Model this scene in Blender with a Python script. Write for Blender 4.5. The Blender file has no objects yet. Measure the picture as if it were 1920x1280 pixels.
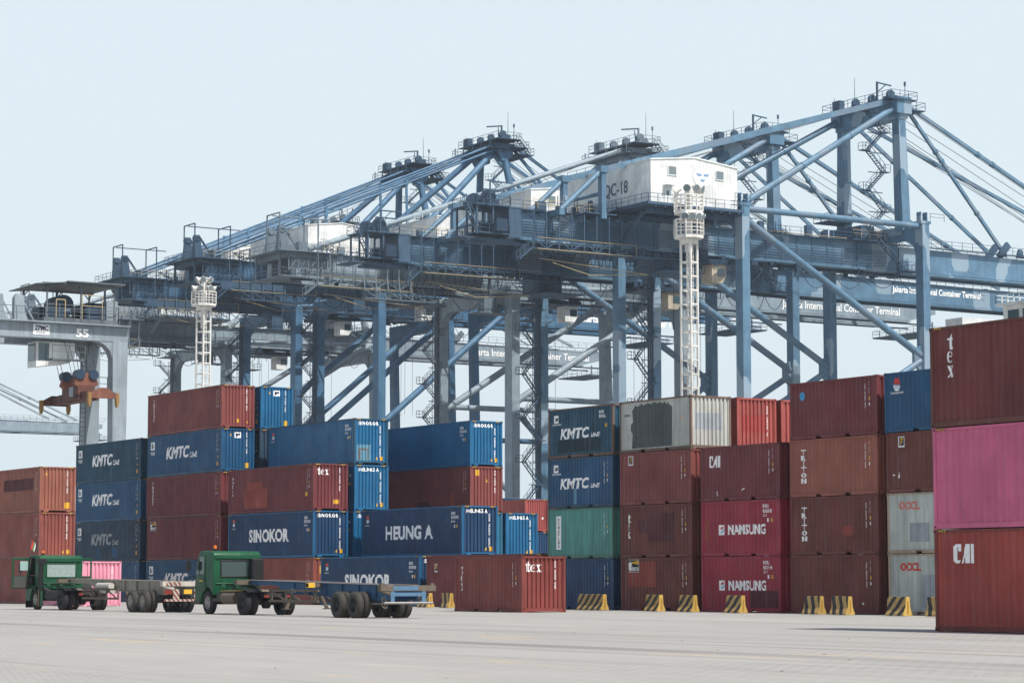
import bpy, bmesh, math, random
import numpy as np
from mathutils import Vector, Matrix
random.seed(7)
R = math.radians
sc = bpy.context.scene
col = sc.collection

# ------------------------------------------------------------------ camera, sky, sun, exposure
# world X = across the yard towards the water, world Y = along the quay, Z = up
CAM_YAW, CAM_PITCH, CAM_H = 0.5579, 0.0981, 1.412
cd = bpy.data.cameras.new('camera'); cam = bpy.data.objects.new('camera', cd); col.objects.link(cam)
cd.sensor_width = 36; cd.sensor_fit = 'HORIZONTAL'; cd.lens = 4570.4 / 1920 * 36
cd.clip_start = 0.5; cd.clip_end = 12000
cam.location = (0, 0, CAM_H); cam.rotation_euler = (math.pi / 2 + CAM_PITCH, 0, -CAM_YAW)
sc.camera = cam
SUN_EL = R(57); SUN_AZ = R(-90 + 13)          # direction towards the sun in the XY plane, measured from +X
sv = Vector((math.cos(SUN_EL) * math.cos(SUN_AZ), math.cos(SUN_EL) * math.sin(SUN_AZ), math.sin(SUN_EL)))
sd = bpy.data.lights.new('sun', 'SUN'); sd.energy = 5.0; sd.angle = R(0.6); sd.color = (1.0, 0.96, 0.90)
so = bpy.data.objects.new('sun', sd); col.objects.link(so); so.location = (0, 0, 150)
so.rotation_euler = sv.to_track_quat('Z', 'Y').to_euler()
w = bpy.data.worlds.new('World'); sc.world = w; w.use_nodes = True
wn = w.node_tree; wn.nodes.clear()
sky = wn.nodes.new('ShaderNodeTexSky'); sky.sky_type = 'NISHITA'; sky.sun_disc = False
sky.sun_elevation = SUN_EL; sky.sun_rotation = math.pi / 2 - SUN_AZ
sky.air_density = 1.2; sky.dust_density = 3.0; sky.ozone_density = 1.5; sky.altitude = 10
mixs = wn.nodes.new('ShaderNodeMix'); mixs.data_type = 'RGBA'      # milky haze low in the sky, clearer overhead
mixs.inputs[7].default_value = (7.6, 8.7, 9.3, 1)
wtc = wn.nodes.new('ShaderNodeTexCoord'); wsx = wn.nodes.new('ShaderNodeSeparateXYZ'); wmr = wn.nodes.new('ShaderNodeMapRange')
wmr.interpolation_type = 'SMOOTHSTEP'; wmr.inputs[1].default_value = 0.22; wmr.inputs[2].default_value = 0.42; wmr.inputs[3].default_value = 0.9; wmr.inputs[4].default_value = 0.0
wn.links.new(wtc.outputs['Generated'], wsx.inputs[0]); wn.links.new(wsx.outputs[2], wmr.inputs[0]); wn.links.new(wmr.outputs[0], mixs.inputs[0])
bg = wn.nodes.new('ShaderNodeBackground'); bg.inputs[1].default_value = 0.1
wo = wn.nodes.new('ShaderNodeOutputWorld')
wn.links.new(sky.outputs[0], mixs.inputs[6]); wn.links.new(mixs.outputs[2], bg.inputs[0]); wn.links.new(bg.outputs[0], wo.inputs[0])
sc.view_settings.view_transform = 'Standard'; sc.view_settings.look = 'None'
sc.view_settings.gamma = 1; sc.view_settings.exposure = 0.09

# ------------------------------------------------------------------ materials
def s2l(c):
    return tuple((x / 12.92 if x <= 0.04045 else ((x + 0.055) / 1.055) ** 2.4) for x in [v / 255 for v in c])
MATS = {}
def paint(name, rgb, dirt=0.35, rust=0.12, rough=0.55, metal=0.0, streak=True, patchy=0.0, spec=0.4, patchcol=None, bump=0.0):
    """weathered paint: tonal variation, vertical grime streaks, rust blotches"""
    if name in MATS: return MATS[name]
    m = bpy.data.materials.new(name); m.use_nodes = True; nt = m.node_tree; n = nt.nodes; L = nt.links
    b = n['Principled BSDF']; b.inputs['Roughness'].default_value = rough; b.inputs['Metallic'].default_value = metal
    b.inputs['Specular IOR Level'].default_value = spec
    base = s2l(rgb)
    tc = n.new('ShaderNodeTexCoord'); oi = n.new('ShaderNodeObjectInfo')
    mu = n.new('ShaderNodeVectorMath'); mu.operation = 'SCALE'; mu.inputs[0].default_value = (37.0, 19.0, 53.0)
    L.new(oi.outputs['Random'], mu.inputs['Scale'])
    ad = n.new('ShaderNodeVectorMath'); ad.operation = 'ADD'; L.new(tc.outputs['Object'], ad.inputs[0]); L.new(mu.outputs[0], ad.inputs[1])
    def noise(scale, vec=(1, 1, 1), detail=4, rg=0.6):
        mp = n.new('ShaderNodeMapping'); mp.inputs['Scale'].default_value = vec; L.new(ad.outputs[0], mp.inputs[0])
        t = n.new('ShaderNodeTexNoise'); t.inputs['Scale'].default_value = scale; t.inputs['Detail'].default_value = detail
        t.inputs['Roughness'].default_value = rg; L.new(mp.outputs[0], t.inputs['Vector']); return t.outputs['Fac']
    def ramp(sock, a, bb, v0=0.0, v1=1.0):
        r = n.new('ShaderNodeMapRange'); r.inputs[1].default_value = a; r.inputs[2].default_value = bb
        r.inputs[3].default_value = v0; r.inputs[4].default_value = v1; L.new(sock, r.inputs[0]); return r.outputs[0]
    def mix(fac, c1, c2, mode='MIX'):
        x = n.new('ShaderNodeMix'); x.data_type = 'RGBA'; x.blend_type = mode
        if isinstance(fac, float): x.inputs[0].default_value = fac
        else: L.new(fac, x.inputs[0])
        for i, c in ((6, c1), (7, c2)):
            if isinstance(c, tuple): x.inputs[i].default_value = (*c[:3], 1)
            else: L.new(c, x.inputs[i])
        return x.outputs[2]
    # faded / sun-bleached variation
    fade = tuple(min(1, v * 1.22 + 0.012) for v in base); dark = tuple(v * 0.6 for v in base)
    c = mix(ramp(noise(0.45), 0.3, 0.7), dark, fade)
    c = mix(0.35, c, base)
    if streak:
        st = ramp(noise(3.0, (1, 1, 0.07), 6, 0.75), 0.44, 0.68, 0, min(.85, dirt * 1.5))
        c = mix(st, c, tuple(v * 0.45 + 0.012 for v in base))
        st2 = ramp(noise(4.5, (1, 1, 0.05), 4, 0.7), 0.56, 0.72, 0, min(.8, dirt * 1.2))
        c = mix(st2, c, tuple(min(1, v * 0.8 + 0.10) for v in base))
    if patchcol is not None:
        vo = n.new('ShaderNodeTexVoronoi'); vo.inputs['Scale'].default_value = 0.33; vo.feature = 'F1'; vo.distance = 'CHEBYCHEV'
        mp = n.new('ShaderNodeMapping'); mp.inputs['Scale'].default_value = (1, 1, 0.6); L.new(ad.outputs[0], mp.inputs[0]); L.new(mp.outputs[0], vo.inputs['Vector'])
        sp = n.new('ShaderNodeSeparateColor'); L.new(vo.outputs['Color'], sp.inputs[0])
        c = mix(ramp(sp.outputs[0], 0.72, 0.74, 0, patchy), c, s2l(patchcol))
    if rust > 0:
        ra = ramp(noise(1.6, (1, 1, 0.5), 8, 0.75), 0.66 - 0.10 * rust, 0.76 - 0.08 * rust, 0, min(1.0, rust * 2.6))
        c = mix(ra, c, (0.13, 0.055, 0.03))
        rb = ramp(noise(9.0, (1, 1, 0.35), 6, 0.7), 0.68, 0.74, 0, min(1.0, rust * 2.0))
        c = mix(rb, c, (0.09, 0.04, 0.028))
    L.new(c, b.inputs['Base Color'])
    rr = ramp(noise(1.3), 0.3, 0.7, rough - 0.1, rough + 0.15); L.new(rr, b.inputs['Roughness'])
    if bump > 0:
        bp = n.new('ShaderNodeBump'); bp.inputs['Strength'].default_value = bump; bp.inputs['Distance'].default_value = 0.05
        L.new(noise(1.1, (1, 1, 0.6), 3), bp.inputs['Height']); L.new(bp.outputs[0], b.inputs['Normal'])
    MATS[name] = m
    return m
def plain(name, rgb, rough=0.6, metal=0.0, var=0.15, scale=6.0, spec=0.4):
    if name in MATS: return MATS[name]
    m = bpy.data.materials.new(name); m.use_nodes = True; nt = m.node_tree; n = nt.nodes; L = nt.links
    b = n['Principled BSDF']; b.inputs['Roughness'].default_value = rough; b.inputs['Metallic'].default_value = metal
    b.inputs['Specular IOR Level'].default_value = spec
    base = s2l(rgb); tc = n.new('ShaderNodeTexCoord'); t = n.new('ShaderNodeTexNoise'); t.inputs['Scale'].default_value = scale
    t.inputs['Detail'].default_value = 5; L.new(tc.outputs['Object'], t.inputs['Vector'])
    x = n.new('ShaderNodeMix'); x.data_type = 'RGBA'; L.new(t.outputs['Fac'], x.inputs[0])
    x.inputs[6].default_value = (*[v * (1 - var) for v in base], 1); x.inputs[7].default_value = (*[min(1, v * (1 + var)) for v in base], 1)
    L.new(x.outputs[2], b.inputs['Base Color']); MATS[name] = m
    return m
def glass(name, rgb, rough=0.08):
    if name in MATS: return MATS[name]
    m = plain(name, rgb, rough, 0.0, 0.2, 1.5, 0.9); return m
def stripes(name, ca, cb, period, axis_vec, dirt=0.25):
    """painted hazard stripes along object axes"""
    if name in MATS: return MATS[name]
    m = bpy.data.materials.new(name); m.use_nodes = True; nt = m.node_tree; n = nt.nodes; L = nt.links
    b = n['Principled BSDF']; b.inputs['Roughness'].default_value = 0.7
    tc = n.new('ShaderNodeTexCoord'); d = n.new('ShaderNodeVectorMath'); d.operation = 'DOT_PRODUCT'; d.inputs[1].default_value = axis_vec
    L.new(tc.outputs['Object'], d.inputs[0])
    ns0 = n.new('ShaderNodeTexNoise'); ns0.inputs['Scale'].default_value = 7; L.new(tc.outputs['Object'], ns0.inputs['Vector'])
    mm = n.new('ShaderNodeMath'); mm.operation = 'MULTIPLY_ADD'; mm.inputs[1].default_value = 0.06; L.new(ns0.outputs['Fac'], mm.inputs[0]); L.new(d.outputs['Value'], mm.inputs[2])
    q = n.new('ShaderNodeMath'); q.operation = 'DIVIDE'; q.inputs[1].default_value = period; L.new(mm.outputs[0], q.inputs[0])
    fr = n.new('ShaderNodeMath'); fr.operation = 'FRACT'; L.new(q.outputs[0], fr.inputs[0])
    gt = n.new('ShaderNodeMath'); gt.operation = 'GREATER_THAN'; gt.inputs[1].default_value = 0.5; L.new(fr.outputs[0], gt.inputs[0])
    x = n.new('ShaderNodeMix'); x.data_type = 'RGBA'; L.new(gt.outputs[0], x.inputs[0])
    x.inputs[6].default_value = (*s2l(ca), 1); x.inputs[7].default_value = (*s2l(cb), 1)
    ns = n.new('ShaderNodeTexNoise'); ns.inputs['Scale'].default_value = 5; ns.inputs['Detail'].default_value = 8; ns.inputs['Roughness'].default_value = 0.7
    L.new(tc.outputs['Object'], ns.inputs['Vector'])
    r = n.new('ShaderNodeMapRange'); r.inputs[1].default_value = 0.5; r.inputs[2].default_value = 0.75; r.inputs[3].default_value = 0; r.inputs[4].default_value = dirt * 2; L.new(ns.outputs['Fac'], r.inputs[0])
    y = n.new('ShaderNodeMix'); y.data_type = 'RGBA'; L.new(r.outputs[0], y.inputs[0]); L.new(x.outputs[2], y.inputs[6]); y.inputs[7].default_value = (0.16, 0.13, 0.10, 1)
    L.new(y.outputs[2], b.inputs['Base Color']); MATS[name] = m
    return m

# ------------------------------------------------------------------ mesh builder
class MB:
    def __init__(s): s.v = []; s.f = []; s.smooth = set(); s.isl = []
    def add(s, vs, fs, smooth=False):
        o = len(s.v); s.v += [tuple(v) for v in vs]; s.isl.append((o, len(s.v), len(s.f), len(s.f) + len(fs)))
        for f in fs:
            if smooth: s.smooth.add(len(s.f))
            s.f.append(tuple(i + o for i in f))
    def box(s, x0, x1, y0, y1, z0, z1):
        s.add([(x0, y0, z0), (x1, y0, z0), (x1, y1, z0), (x0, y1, z0), (x0, y0, z1), (x1, y0, z1), (x1, y1, z1), (x0, y1, z1)],
              [(0, 3, 2, 1), (4, 5, 6, 7), (0, 1, 5, 4), (1, 2, 6, 5), (2, 3, 7, 6), (3, 0, 4, 7)])
    def beam(s, p, q, w, h=None, up=(0, 0, 1), w2=None, h2=None):
        """rectangular bar from p to q: w across, h along up"""
        h = h or w; w2 = w2 or w; h2 = h2 or h
        p = Vector(p); q = Vector(q); d = (q - p).normalized(); upv = Vector(up)
        if abs(d.dot(upv)) > 0.98: upv = Vector((0, 1, 0)) if abs(d.y) < 0.9 else Vector((1, 0, 0))
        a = d.cross(upv).normalized(); b = a.cross(d).normalized()
        vs = []
        for c, ww, hh in ((p, w, h), (q, w2, h2)):
            for sa, sb in ((-1, -1), (1, -1), (1, 1), (-1, 1)): vs.append(c + a * (sa * ww / 2) + b * (sb * hh / 2))
        s.add(vs, [(0, 1, 2, 3), (7, 6, 5, 4), (0, 4, 5, 1), (1, 5, 6, 2), (2, 6, 7, 3), (3, 7, 4, 0)])
    def cyl(s, p, q, r, n=10, r2=None, cap=True, smooth=True):
        r2 = r if r2 is None else r2
        p = Vector(p); q = Vector(q); d = (q - p).normalized(); upv = Vector((0, 0, 1)) if abs(d.z) < 0.95 else Vector((1, 0, 0))
        a = d.cross(upv).normalized(); b = a.cross(d); vs = []
        for c, rr in ((p, r), (q, r2)):
            for i in range(n):
                t = 2 * math.pi * i / n; vs.append(c + a * (math.cos(t) * rr) + b * (math.sin(t) * rr))
        s.add(vs, [(i, (i + 1) % n, n + (i + 1) % n, n + i) for i in range(n)], smooth)
        if cap: s.add(vs, [tuple(range(n))[::-1], tuple(range(n, 2 * n))])
    def tube(s, pts, r, n=6):
        for a, b in zip(pts[:-1], pts[1:]): s.cyl(a, b, r, n)
    def prism(s, prof, axis, a0, a1):
        """extrude a closed 2D outline; axis 'x': prof=(y,z); 'y': prof=(x,z); 'z': prof=(x,y)"""
        def P(t, c): return {'x': (c, t[0], t[1]), 'y': (t[0], c, t[1]), 'z': (t[0], t[1], c)}[axis]
        n = len(prof); vs = [P(t, a0) for t in prof] + [P(t, a1) for t in prof]
        s.add(vs, [tuple(range(n)), tuple(range(n, 2 * n))[::-1]] + [(i, n + i, n + (i + 1) % n, (i + 1) % n) for i in range(n)])
    def lathe(s, prof, n=20, c=(0, 0, 0), axis='x'):
        vs = []
        for (a, r) in prof:
            for i in range(n):
                t = 2 * math.pi * i / n
                if axis == 'x': vs.append((c[0] + a, c[1] + r * math.cos(t), c[2] + r * math.sin(t)))
                else: vs.append((c[0] + r * math.cos(t), c[1] + r * math.sin(t), c[2] + a))
        fs = []
        for k in range(len(prof) - 1):
            for i in range(n): fs.append((k * n + i, k * n + (i + 1) % n, (k + 1) * n + (i + 1) % n, (k + 1) * n + i))
        s.add(vs, fs, True)
    def rail(s, pts, h=1.1, r=0.035, sp=1.8, mid=True):
        for a, b in zip(pts[:-1], pts[1:]):
            a = Vector(a); b = Vector(b); L = (b - a).length
            if L < 0.05: continue
            k = max(1, round(L / sp))
            for i in range(k + 1):
                p = a + (b - a) * (i / k); s.beam(p, p + Vector((0, 0, h)), r * 1.6)
            s.beam(a + Vector((0, 0, h)), b + Vector((0, 0, h)), r * 1.7)
            if mid: s.beam(a + Vector((0, 0, h * .52)), b + Vector((0, 0, h * .52)), r * 1.3)
    def deck(s, x0, x1, y0, y1, z, rails='NSEW', t=0.14, h=1.1):
        s.box(x0, x1, y0, y1, z - t, z)
        if 'S' in rails: s.rail([(x0, y0, z), (x1, y0, z)], h)
        if 'N' in rails: s.rail([(x0, y1, z), (x1, y1, z)], h)
        if 'W' in rails: s.rail([(x0, y0, z), (x0, y1, z)], h)
        if 'E' in rails: s.rail([(x1, y0, z), (x1, y1, z)], h)
    def stair(s, p, q, wv=(0, 1, 0), w=0.9, h=0.95):
        p = Vector(p); q = Vector(q); wv = Vector(wv)
        for k in (0, w):
            s.beam(p + wv * k, q + wv * k, 0.06, 0.17)
            s.beam(p + wv * k + Vector((0, 0, h)), q + wv * k + Vector((0, 0, h)), 0.06)
            for i in range(4):
                c = p + (q - p) * (i / 3) + wv * k; s.beam(c, c + Vector((0, 0, h)), 0.05)
        m = max(3, int((q - p).length / 0.45))
        for i in range(m):
            c = p + (q - p) * ((i + .5) / m); s.beam(c, c + wv * w, 0.24, 0.05)
    def pieces(s):
        """groups of islands that stand apart from each other"""
        k = len(s.isl)
        if k < 2 or k > 700 or s.isl[-1][1] != len(s.v): return None
        P = np.array(s.v); lo = np.array([P[a:b].min(0) for a, b, _, _ in s.isl]); hi = np.array([P[a:b].max(0) for a, b, _, _ in s.isl])
        sz = (hi - lo).max(1); gap = np.maximum(0, np.maximum(lo[:, None] - hi[None], lo[None] - hi[:, None]))
        near = np.sqrt((gap ** 2).sum(2)) <= np.maximum(.02, .5 * np.maximum(sz[:, None], sz[None]))
        lab = -np.ones(k, int); c = 0
        for i in range(k):
            if lab[i] >= 0: continue
            st = [i]; lab[i] = c
            while st:
                j = st.pop()
                for q in np.nonzero(near[j] & (lab < 0))[0]: lab[q] = c; st.append(int(q))
            c += 1
        if c < 2 or c > 30: return None
        return [[i for i in range(k) if lab[i] == g] for g in range(c)]
    def build(s, name, mat, parent=None, bevel=0):
        if parent is not None and not any(w_ in name for w_ in ('lettering', 'logo', 'stripe', 'ladder', 'cloth', 'chassis', 'frame')):
            pcs = s.pieces()
            if pcs:
                out = []
                for g in sorted(pcs, key=lambda g: -sum(s.isl[i][1] - s.isl[i][0] for i in g)):
                    m_ = MB()
                    for i in g:
                        a, b, fa, fb = s.isl[i]; o_ = len(m_.v); m_.v += s.v[a:b]
                        for fi in range(fa, fb):
                            if fi in s.smooth: m_.smooth.add(len(m_.f))
                            m_.f.append(tuple(x - a + o_ for x in s.f[fi]))
                    out.append(m_._build(name, mat, parent, bevel))
                return out[0]
        return s._build(name, mat, parent, bevel)
    def _build(s, name, mat, parent=None, bevel=0):
        me = bpy.data.meshes.new(name); me.from_pydata(s.v, [], s.f)
        for i in s.smooth: me.polygons[i].use_smooth = True
        me.update()
        mats = mat if isinstance(mat, (list, tuple)) else [mat]
        for m in mats: me.materials.append(m)
        o = bpy.data.objects.new(name, me); col.objects.link(o)
        if parent: o.parent = parent
        if bevel:
            bv = o.modifiers.new('bevel', 'BEVEL'); bv.width = bevel; bv.segments = 2; bv.limit_method = 'ANGLE'; bv.angle_limit = R(40)
        return o
def thing(name, label, cat, loc=(0, 0, 0), rz=0.0, group=None):
    o = bpy.data.objects.new(name, None); col.objects.link(o); o.empty_display_size = 0.5
    o.location = loc; o.rotation_euler = (0, 0, rz); o['label'] = label; o['category'] = cat
    if group: o['group'] = group
    return o
def struct(o, kind='structure'): o['kind'] = kind; return o
def inst(name, me, parent, mats=None, loc=(0, 0, 0), rot=(0, 0, 0)):
    o = bpy.data.objects.new(name, me); col.objects.link(o); o.parent = parent; o.location = loc; o.rotation_euler = rot
    if mats:
        for i, m in enumerate(mats):
            o.material_slots[i].link = 'OBJECT'; o.material_slots[i].material = m
    return o

# ------------------------------------------------------------------ lettering
_tx = {}
def text2d(txt, size=1.0, bold=0.0, shear=0.0, xs=1.0, spacing=1.0):
    """outline of a text as (verts, faces), lower left at 0,0, cap height = size"""
    key = (txt, bold, shear, spacing)
    if key not in _tx:
        cu = bpy.data.curves.new('t', 'FONT'); cu.body = txt; cu.size = 1.0; cu.offset = bold; cu.shear = shear
        cu.space_character = spacing; cu.resolution_u = 3
        ob = bpy.data.objects.new('t', cu); col.objects.link(ob)
        dg = bpy.context.evaluated_depsgraph_get(); dg.update()
        me = ob.evaluated_get(dg).to_mesh()
        vs = [(v.co.x, v.co.y) for v in me.vertices]; fs = [tuple(p.vertices) for p in me.polygons]
        ob.evaluated_get(dg).to_mesh_clear(); bpy.data.objects.remove(ob); bpy.data.curves.remove(cu)
        x0 = min(v[0] for v in vs); y0 = min(v[1] for v in vs); y1 = max(v[1] for v in vs)
        _tx[key] = ([((v[0] - x0) / (y1 - y0), (v[1] - y0) / (y1 - y0)) for v in vs], fs)
    vs, fs = _tx[key]
    return [(v[0] * size * xs, v[1] * size) for v in vs], fs
def fit_text(txt, w, h, **k):
    vs, fs = text2d(txt, h, **k); x1 = max(v[0] for v in vs)
    return [(v[0] * w / x1, v[1]) for v in vs], fs
def poly(*pts): return list(pts), [tuple(range(len(pts)))]
def rect(x0, z0, x1, z1): return poly((x0, z0), (x1, z0), (x1, z1), (x0, z1))
def disc(cx, cz, rx, rz, a0=0, a1=360, n=20):
    return poly(*[(cx + rx * math.cos(R(a0 + (a1 - a0) * i / n)), cz + rz * math.sin(R(a0 + (a1 - a0) * i / n))) for i in range(n)])
def shift(s, dx, dz): return [(v[0] + dx, v[1] + dz) for v in s[0]], s[1]
def scale(s, sx, sz): return [(v[0] * sx, v[1] * sz) for v in s[0]], s[1]
def join(*ss):
    V = []; F = []
    for v, f in ss:
        o = len(V); V += v; F += [tuple(i + o for i in q) for q in f]
    return V, F
def serif_t():   # unit height 1, width ~.5; pieces butt, never overlap
    return join(rect(.14, .14, .34, .62), rect(0, .62, .5, .74), poly((.14, .74), (.34, .74), (.34, 1.0), (.28, 1.0)), poly((.14, .14), (.14, .08), (.22, 0), (.42, 0), (.52, .12), (.52, .2), (.42, .14)))
def serif_e():
    V = []; F = []
    for i in range(15):
        t = R(20 + 300 * i / 14); th = 0.17 if math.cos(t) < 0 else 0.10
        V.append((.3 + .3 * math.cos(t), .5 + .5 * math.sin(t))); V.append((.3 + (.3 - th) * math.cos(t), .5 + (.5 - .08) * math.sin(t)))
    for i in range(14): F.append((2 * i, 2 * i + 2, 2 * i + 3, 2 * i + 1))
    return join((V, F), rect(.175, .5, .49, .6))
def serif_x():
    return join(poly((.06, .93), (.28, .93), (.64, .07), (.40, .07)), poly((.48, .93), (.57, .93), (.43, .60), (.39, .70)), poly((.09, .07), (.18, .07), (.33, .20), (.29, .34)),
                rect(0, .935, .32, 1), rect(.4, .935, .66, 1), rect(0, 0, .24, .065), rect(.32, 0, .68, .065))
def tex_v(h):     # stacked, total height h
    a = h * .36; b = h * .27
    return join(shift(scale(serif_t(), a * 1.0, a), 0.02, h - a), shift(scale(serif_e(), b * .95, b), 0, h - a - b * 1.12), shift(scale(serif_x(), b * .98, b), 0, 0))
def tex_h(h):
    return join(scale(serif_t(), h * .9, h * 1.05), shift(scale(serif_e(), h * .95, h * .74), h * .55, 0), shift(scale(serif_x(), h * .95, h * .74), h * 1.18, 0))
def cai(h):
    return join(poly((0, .12), (.1, 0), (.36, 0), (.42, .16), (.22, .16), (.22, .84), (.30, .84), (.30, .62), (.44, .62), (.44, 1), (.1, 1), (0, .88)),
                poly((.44, 0), (.55, 0), (.66, .28), (.71, .28), (.71, 0), (.93, 0), (.93, 1), (.74, 1)), rect(1.0, 0, 1.2, 1)), h
def cai2(h): s, _ = cai(h); return scale(s, h * 1.3, h)
def vword(word, w, h, gap=.12, **k):
    n = len(word); lh = h / (n + (n - 1) * gap); out = []
    for i, ch in enumerate(word):
        t = text2d(ch, lh, **k) if ch != 'I' else join(rect(lh * .24, lh * .165, lh * .62, lh * .835), rect(lh * .08, 0, lh * .77, lh * .16), rect(lh * .08, lh * .84, lh * .77, lh)); x1 = max(v[0] for v in t[0]); ww = min(w, x1) if ch == 'I' else w
        t = scale(t, ww / x1, 1); out.append(shift(t, (w - ww) / 2, h - lh - i * lh * (1 + gap)))
    return join(*out)
def idmarks(h, w=.07, rows=16, seed=1, gapat=(4, 11)):
    """column of small characters, too small to read"""
    rn = random.Random(seed); out = []; st = h / rows
    for i in range(rows):
        if i in gapat: continue
        z = h - (i + 1) * st
        out.append(rect(0, z, w * rn.uniform(.25, .45), z + st * .72)); out.append(rect(w * .6, z + st * rn.uniform(0, .3), w, z + st * .72))
        if rn.random() < .6: out.append(rect(w * .46, z + st * .28, w * .59, z + st * .45))
    return join(*out)
def idrow(w, h, n, seed=1):
    rn = random.Random(seed); out = []; st = w / n
    for i in range(n):
        x = i * st; out.append(rect(x, 0, x + st * .25, h)); out.append(rect(x + st * .55, 0, x + st * .78, h * rn.uniform(.5, 1))); out.append(rect(x + st * .26, h * .8, x + st * .54, h))
    return join(*out)

# ------------------------------------------------------------------ shipping containers
W_, ST, HC = 2.438, 2.591, 2.896
def prof_side(t, L):    # inward depth of side corrugation at distance t along it
    n = round((L - .4) / .278); p = (L - .4) / n; q = ((t - .2) % p) / p
    if t < .2 or t > L - .2: return 0.0
    D = .036
    return 0.0 if q < .28 else D * (q - .28) / .22 if q < .5 else D if q < .78 else D * (1 - (q - .78) / .22)
def breaks_side(L):
    n = round((L - .4) / .278); p = (L - .4) / n; out = [.2]
    for i in range(n): out += [.2 + p * (i + a) for a in (.28, .5, .78, 1.0)]
    return out
def prof_end(t):
    n = 9; p = (W_ - .3) / n; q = ((t - .15) % p) / p
    if t < .15 or t > W_ - .15: return 0.0
    D = .07
    return 0.0 if q < .42 else D * (q - .42) / .12 if q < .54 else D if q < .88 else D * (1 - (q - .88) / .12)
def breaks_end():
    n = 9; p = (W_ - .3) / n; out = [.15]
    for i in range(n): out += [.15 + p * (i + a) for a in (.42, .54, .88, 1.0)]
    return out
_cm = {}
def container_meshes(L, H):
    if (L, H) in _cm: return _cm[(L, H)]
    d = {}
    def mk(name, mb, nm=1, mi=None):
        me = bpy.data.meshes.new(name); me.from_pydata(mb.v, [], mb.f)
        for _ in range(nm): me.materials.append(None)
        if mi:
            for i, p in enumerate(me.polygons): p.material_index = mi[i]
        me.update(); d[name] = me
    zb, zt = .165, H - .075
    # frame: posts, rails, sills
    m = MB()
    for x in (.0, W_ - .11):
        for y in (.0, L - .15): m.box(x + (.012 if x == 0 else 0), x + .11 - (.012 if x else 0), y + .012, y + .138, .118, H - .118)
    for x0, x1 in ((.012, .075), (W_ - .075, W_ - .012)):
        m.box(x0, x1, .162, L - .162, H - .085, H - .012)
        if L < 7:
            c = L / 2; pk = [(.162, c - 1.2), (c - .84, c + .84), (c + 1.2, L - .162)]
            for a, b in pk: m.box(x0, x1, a, b, .02, .16)
            m.box(x0, x1, c - 1.2, c - .84, .145, .162); m.box(x0, x1, c + .84, c + 1.2, .145, .162)
        else: m.box(x0, x1, .162, L - .162, .02, .16)
    for y0, y1 in ((.012, .09), (L - .09, L - .012)):
        m.box(.165, W_ - .165, y0, y1, H - .1, H - .012)
        if L > 7 and y0 < 1:
            m.box(.165, W_ - .165, y0, y1, .13, .2); m.box(.3, .62, y0, y1, .03, .128); m.box(W_ - .62, W_ - .3, y0, y1, .03, .128)
        elif y0 < 1:
            m.box(.165, .3, y0, y1, .0, .19); m.box(W_ - .3, W_ - .165, y0, y1, .0, .19); m.box(.302, W_ - .302, y0, y1, .04, .188)
        else: m.box(.165, W_ - .165, y0, y1, .02, .19)
    m.box(.09, W_ - .09, .1, L - .1, .10, .14)       # floor structure
    mk('frame', m)
    # side panel (built at x=0, facing -x)
    m = MB(); bs = [.12] + breaks_side(L) + [L - .12]; bs = sorted(set(round(b, 5) for b in bs))
    for t in bs: m.v += [(.03 + prof_side(t + 1e-6 if t < L - .2 else t, L), t, zb - .01), (.03 + prof_side(t + 1e-6 if t < L - .2 else t, L), t, zt)]
    for i in range(len(bs) - 1): m.f.append((2 * i, 2 * i + 1, 2 * i + 3, 2 * i + 2))
    mk('side_panel', m)
    m = MB(); bs = sorted(set(round(b, 5) for b in [.1] + breaks_end() + [W_ - .1]))
    for t in bs: m.v += [(t, .04 + prof_end(t + 1e-6), .19), (t, .04 + prof_end(t + 1e-6), H - .09)]
    for i in range(len(bs) - 1): m.f.append((2 * i, 2 * i + 2, 2 * i + 3, 2 * i + 1))
    mk('end_panel', m)
    m = MB(); n = int(L / .21); p = (L - .2) / n
    for i in range(n):
        y = .1 + i * p
        a = len(m.v)
        for yy, zz in ((y, 0), (y + p * .45, 0), (y + p * .55, -.02), (y + p * .9, -.02)): m.v += [(.03, yy, H - .03 + zz), (W_ - .03, yy, H - .03 + zz)]
        for k in range(3): m.f.append((a + 2 * k, a + 2 * k + 1, a + 2 * k + 3, a + 2 * k + 2))
        if i: m.f.append((a - 2, a - 1, a + 1, a))
    mk('roof', m)
    m = MB()
    for a, b in ((.12, W_ / 2 - .005), (W_ / 2 + .005, W_ - .12)): m.box(a, b, L - .1, L - .05, .19, H - .11)
    for x in (.42, .95, 1.49, 2.0):
        m.cyl((x, L - .02, .15), (x, L - .02, H - .1), .022, 6)
        for z in (.5, 1.2, 2.1): m.box(x - .05, x + .05, L - .05, L - .012, z, z + .06)
    mk('door', m)
    m = MB(); m.box(0, .162, 0, .178, 0, .118); k = len(m.f)
    m.box(-.0025, .1, .055, .125, .03, .088); m.box(.045, .118, -.0025, .1, .03, .088)
    mi = [0] * k + [1] * (len(m.f) - k)
    mk('corner_casting', m, 2, mi)
    m = MB()
    for x0 in (.20, W_ - .50): m.box(x0, x0 + .3, .006, .011, H - .085, H - .02)
    m.box(.006, .011, .20, .52, H - .08, H - .02); m.box(.006, .011, L - .52, L - .2, H - .08, H - .02)
    mk('hazard_stripe', m)
    _cm[(L, H)] = d
    return d
DARK = plain('dark_recess', (14, 14, 15), 0.9)
HAZ = stripes('height_mark_stripes', (214, 170, 60), (25, 24, 24), 0.11, (1, 1, 0.9), .15)
FRAME_RUST = {}
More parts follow.
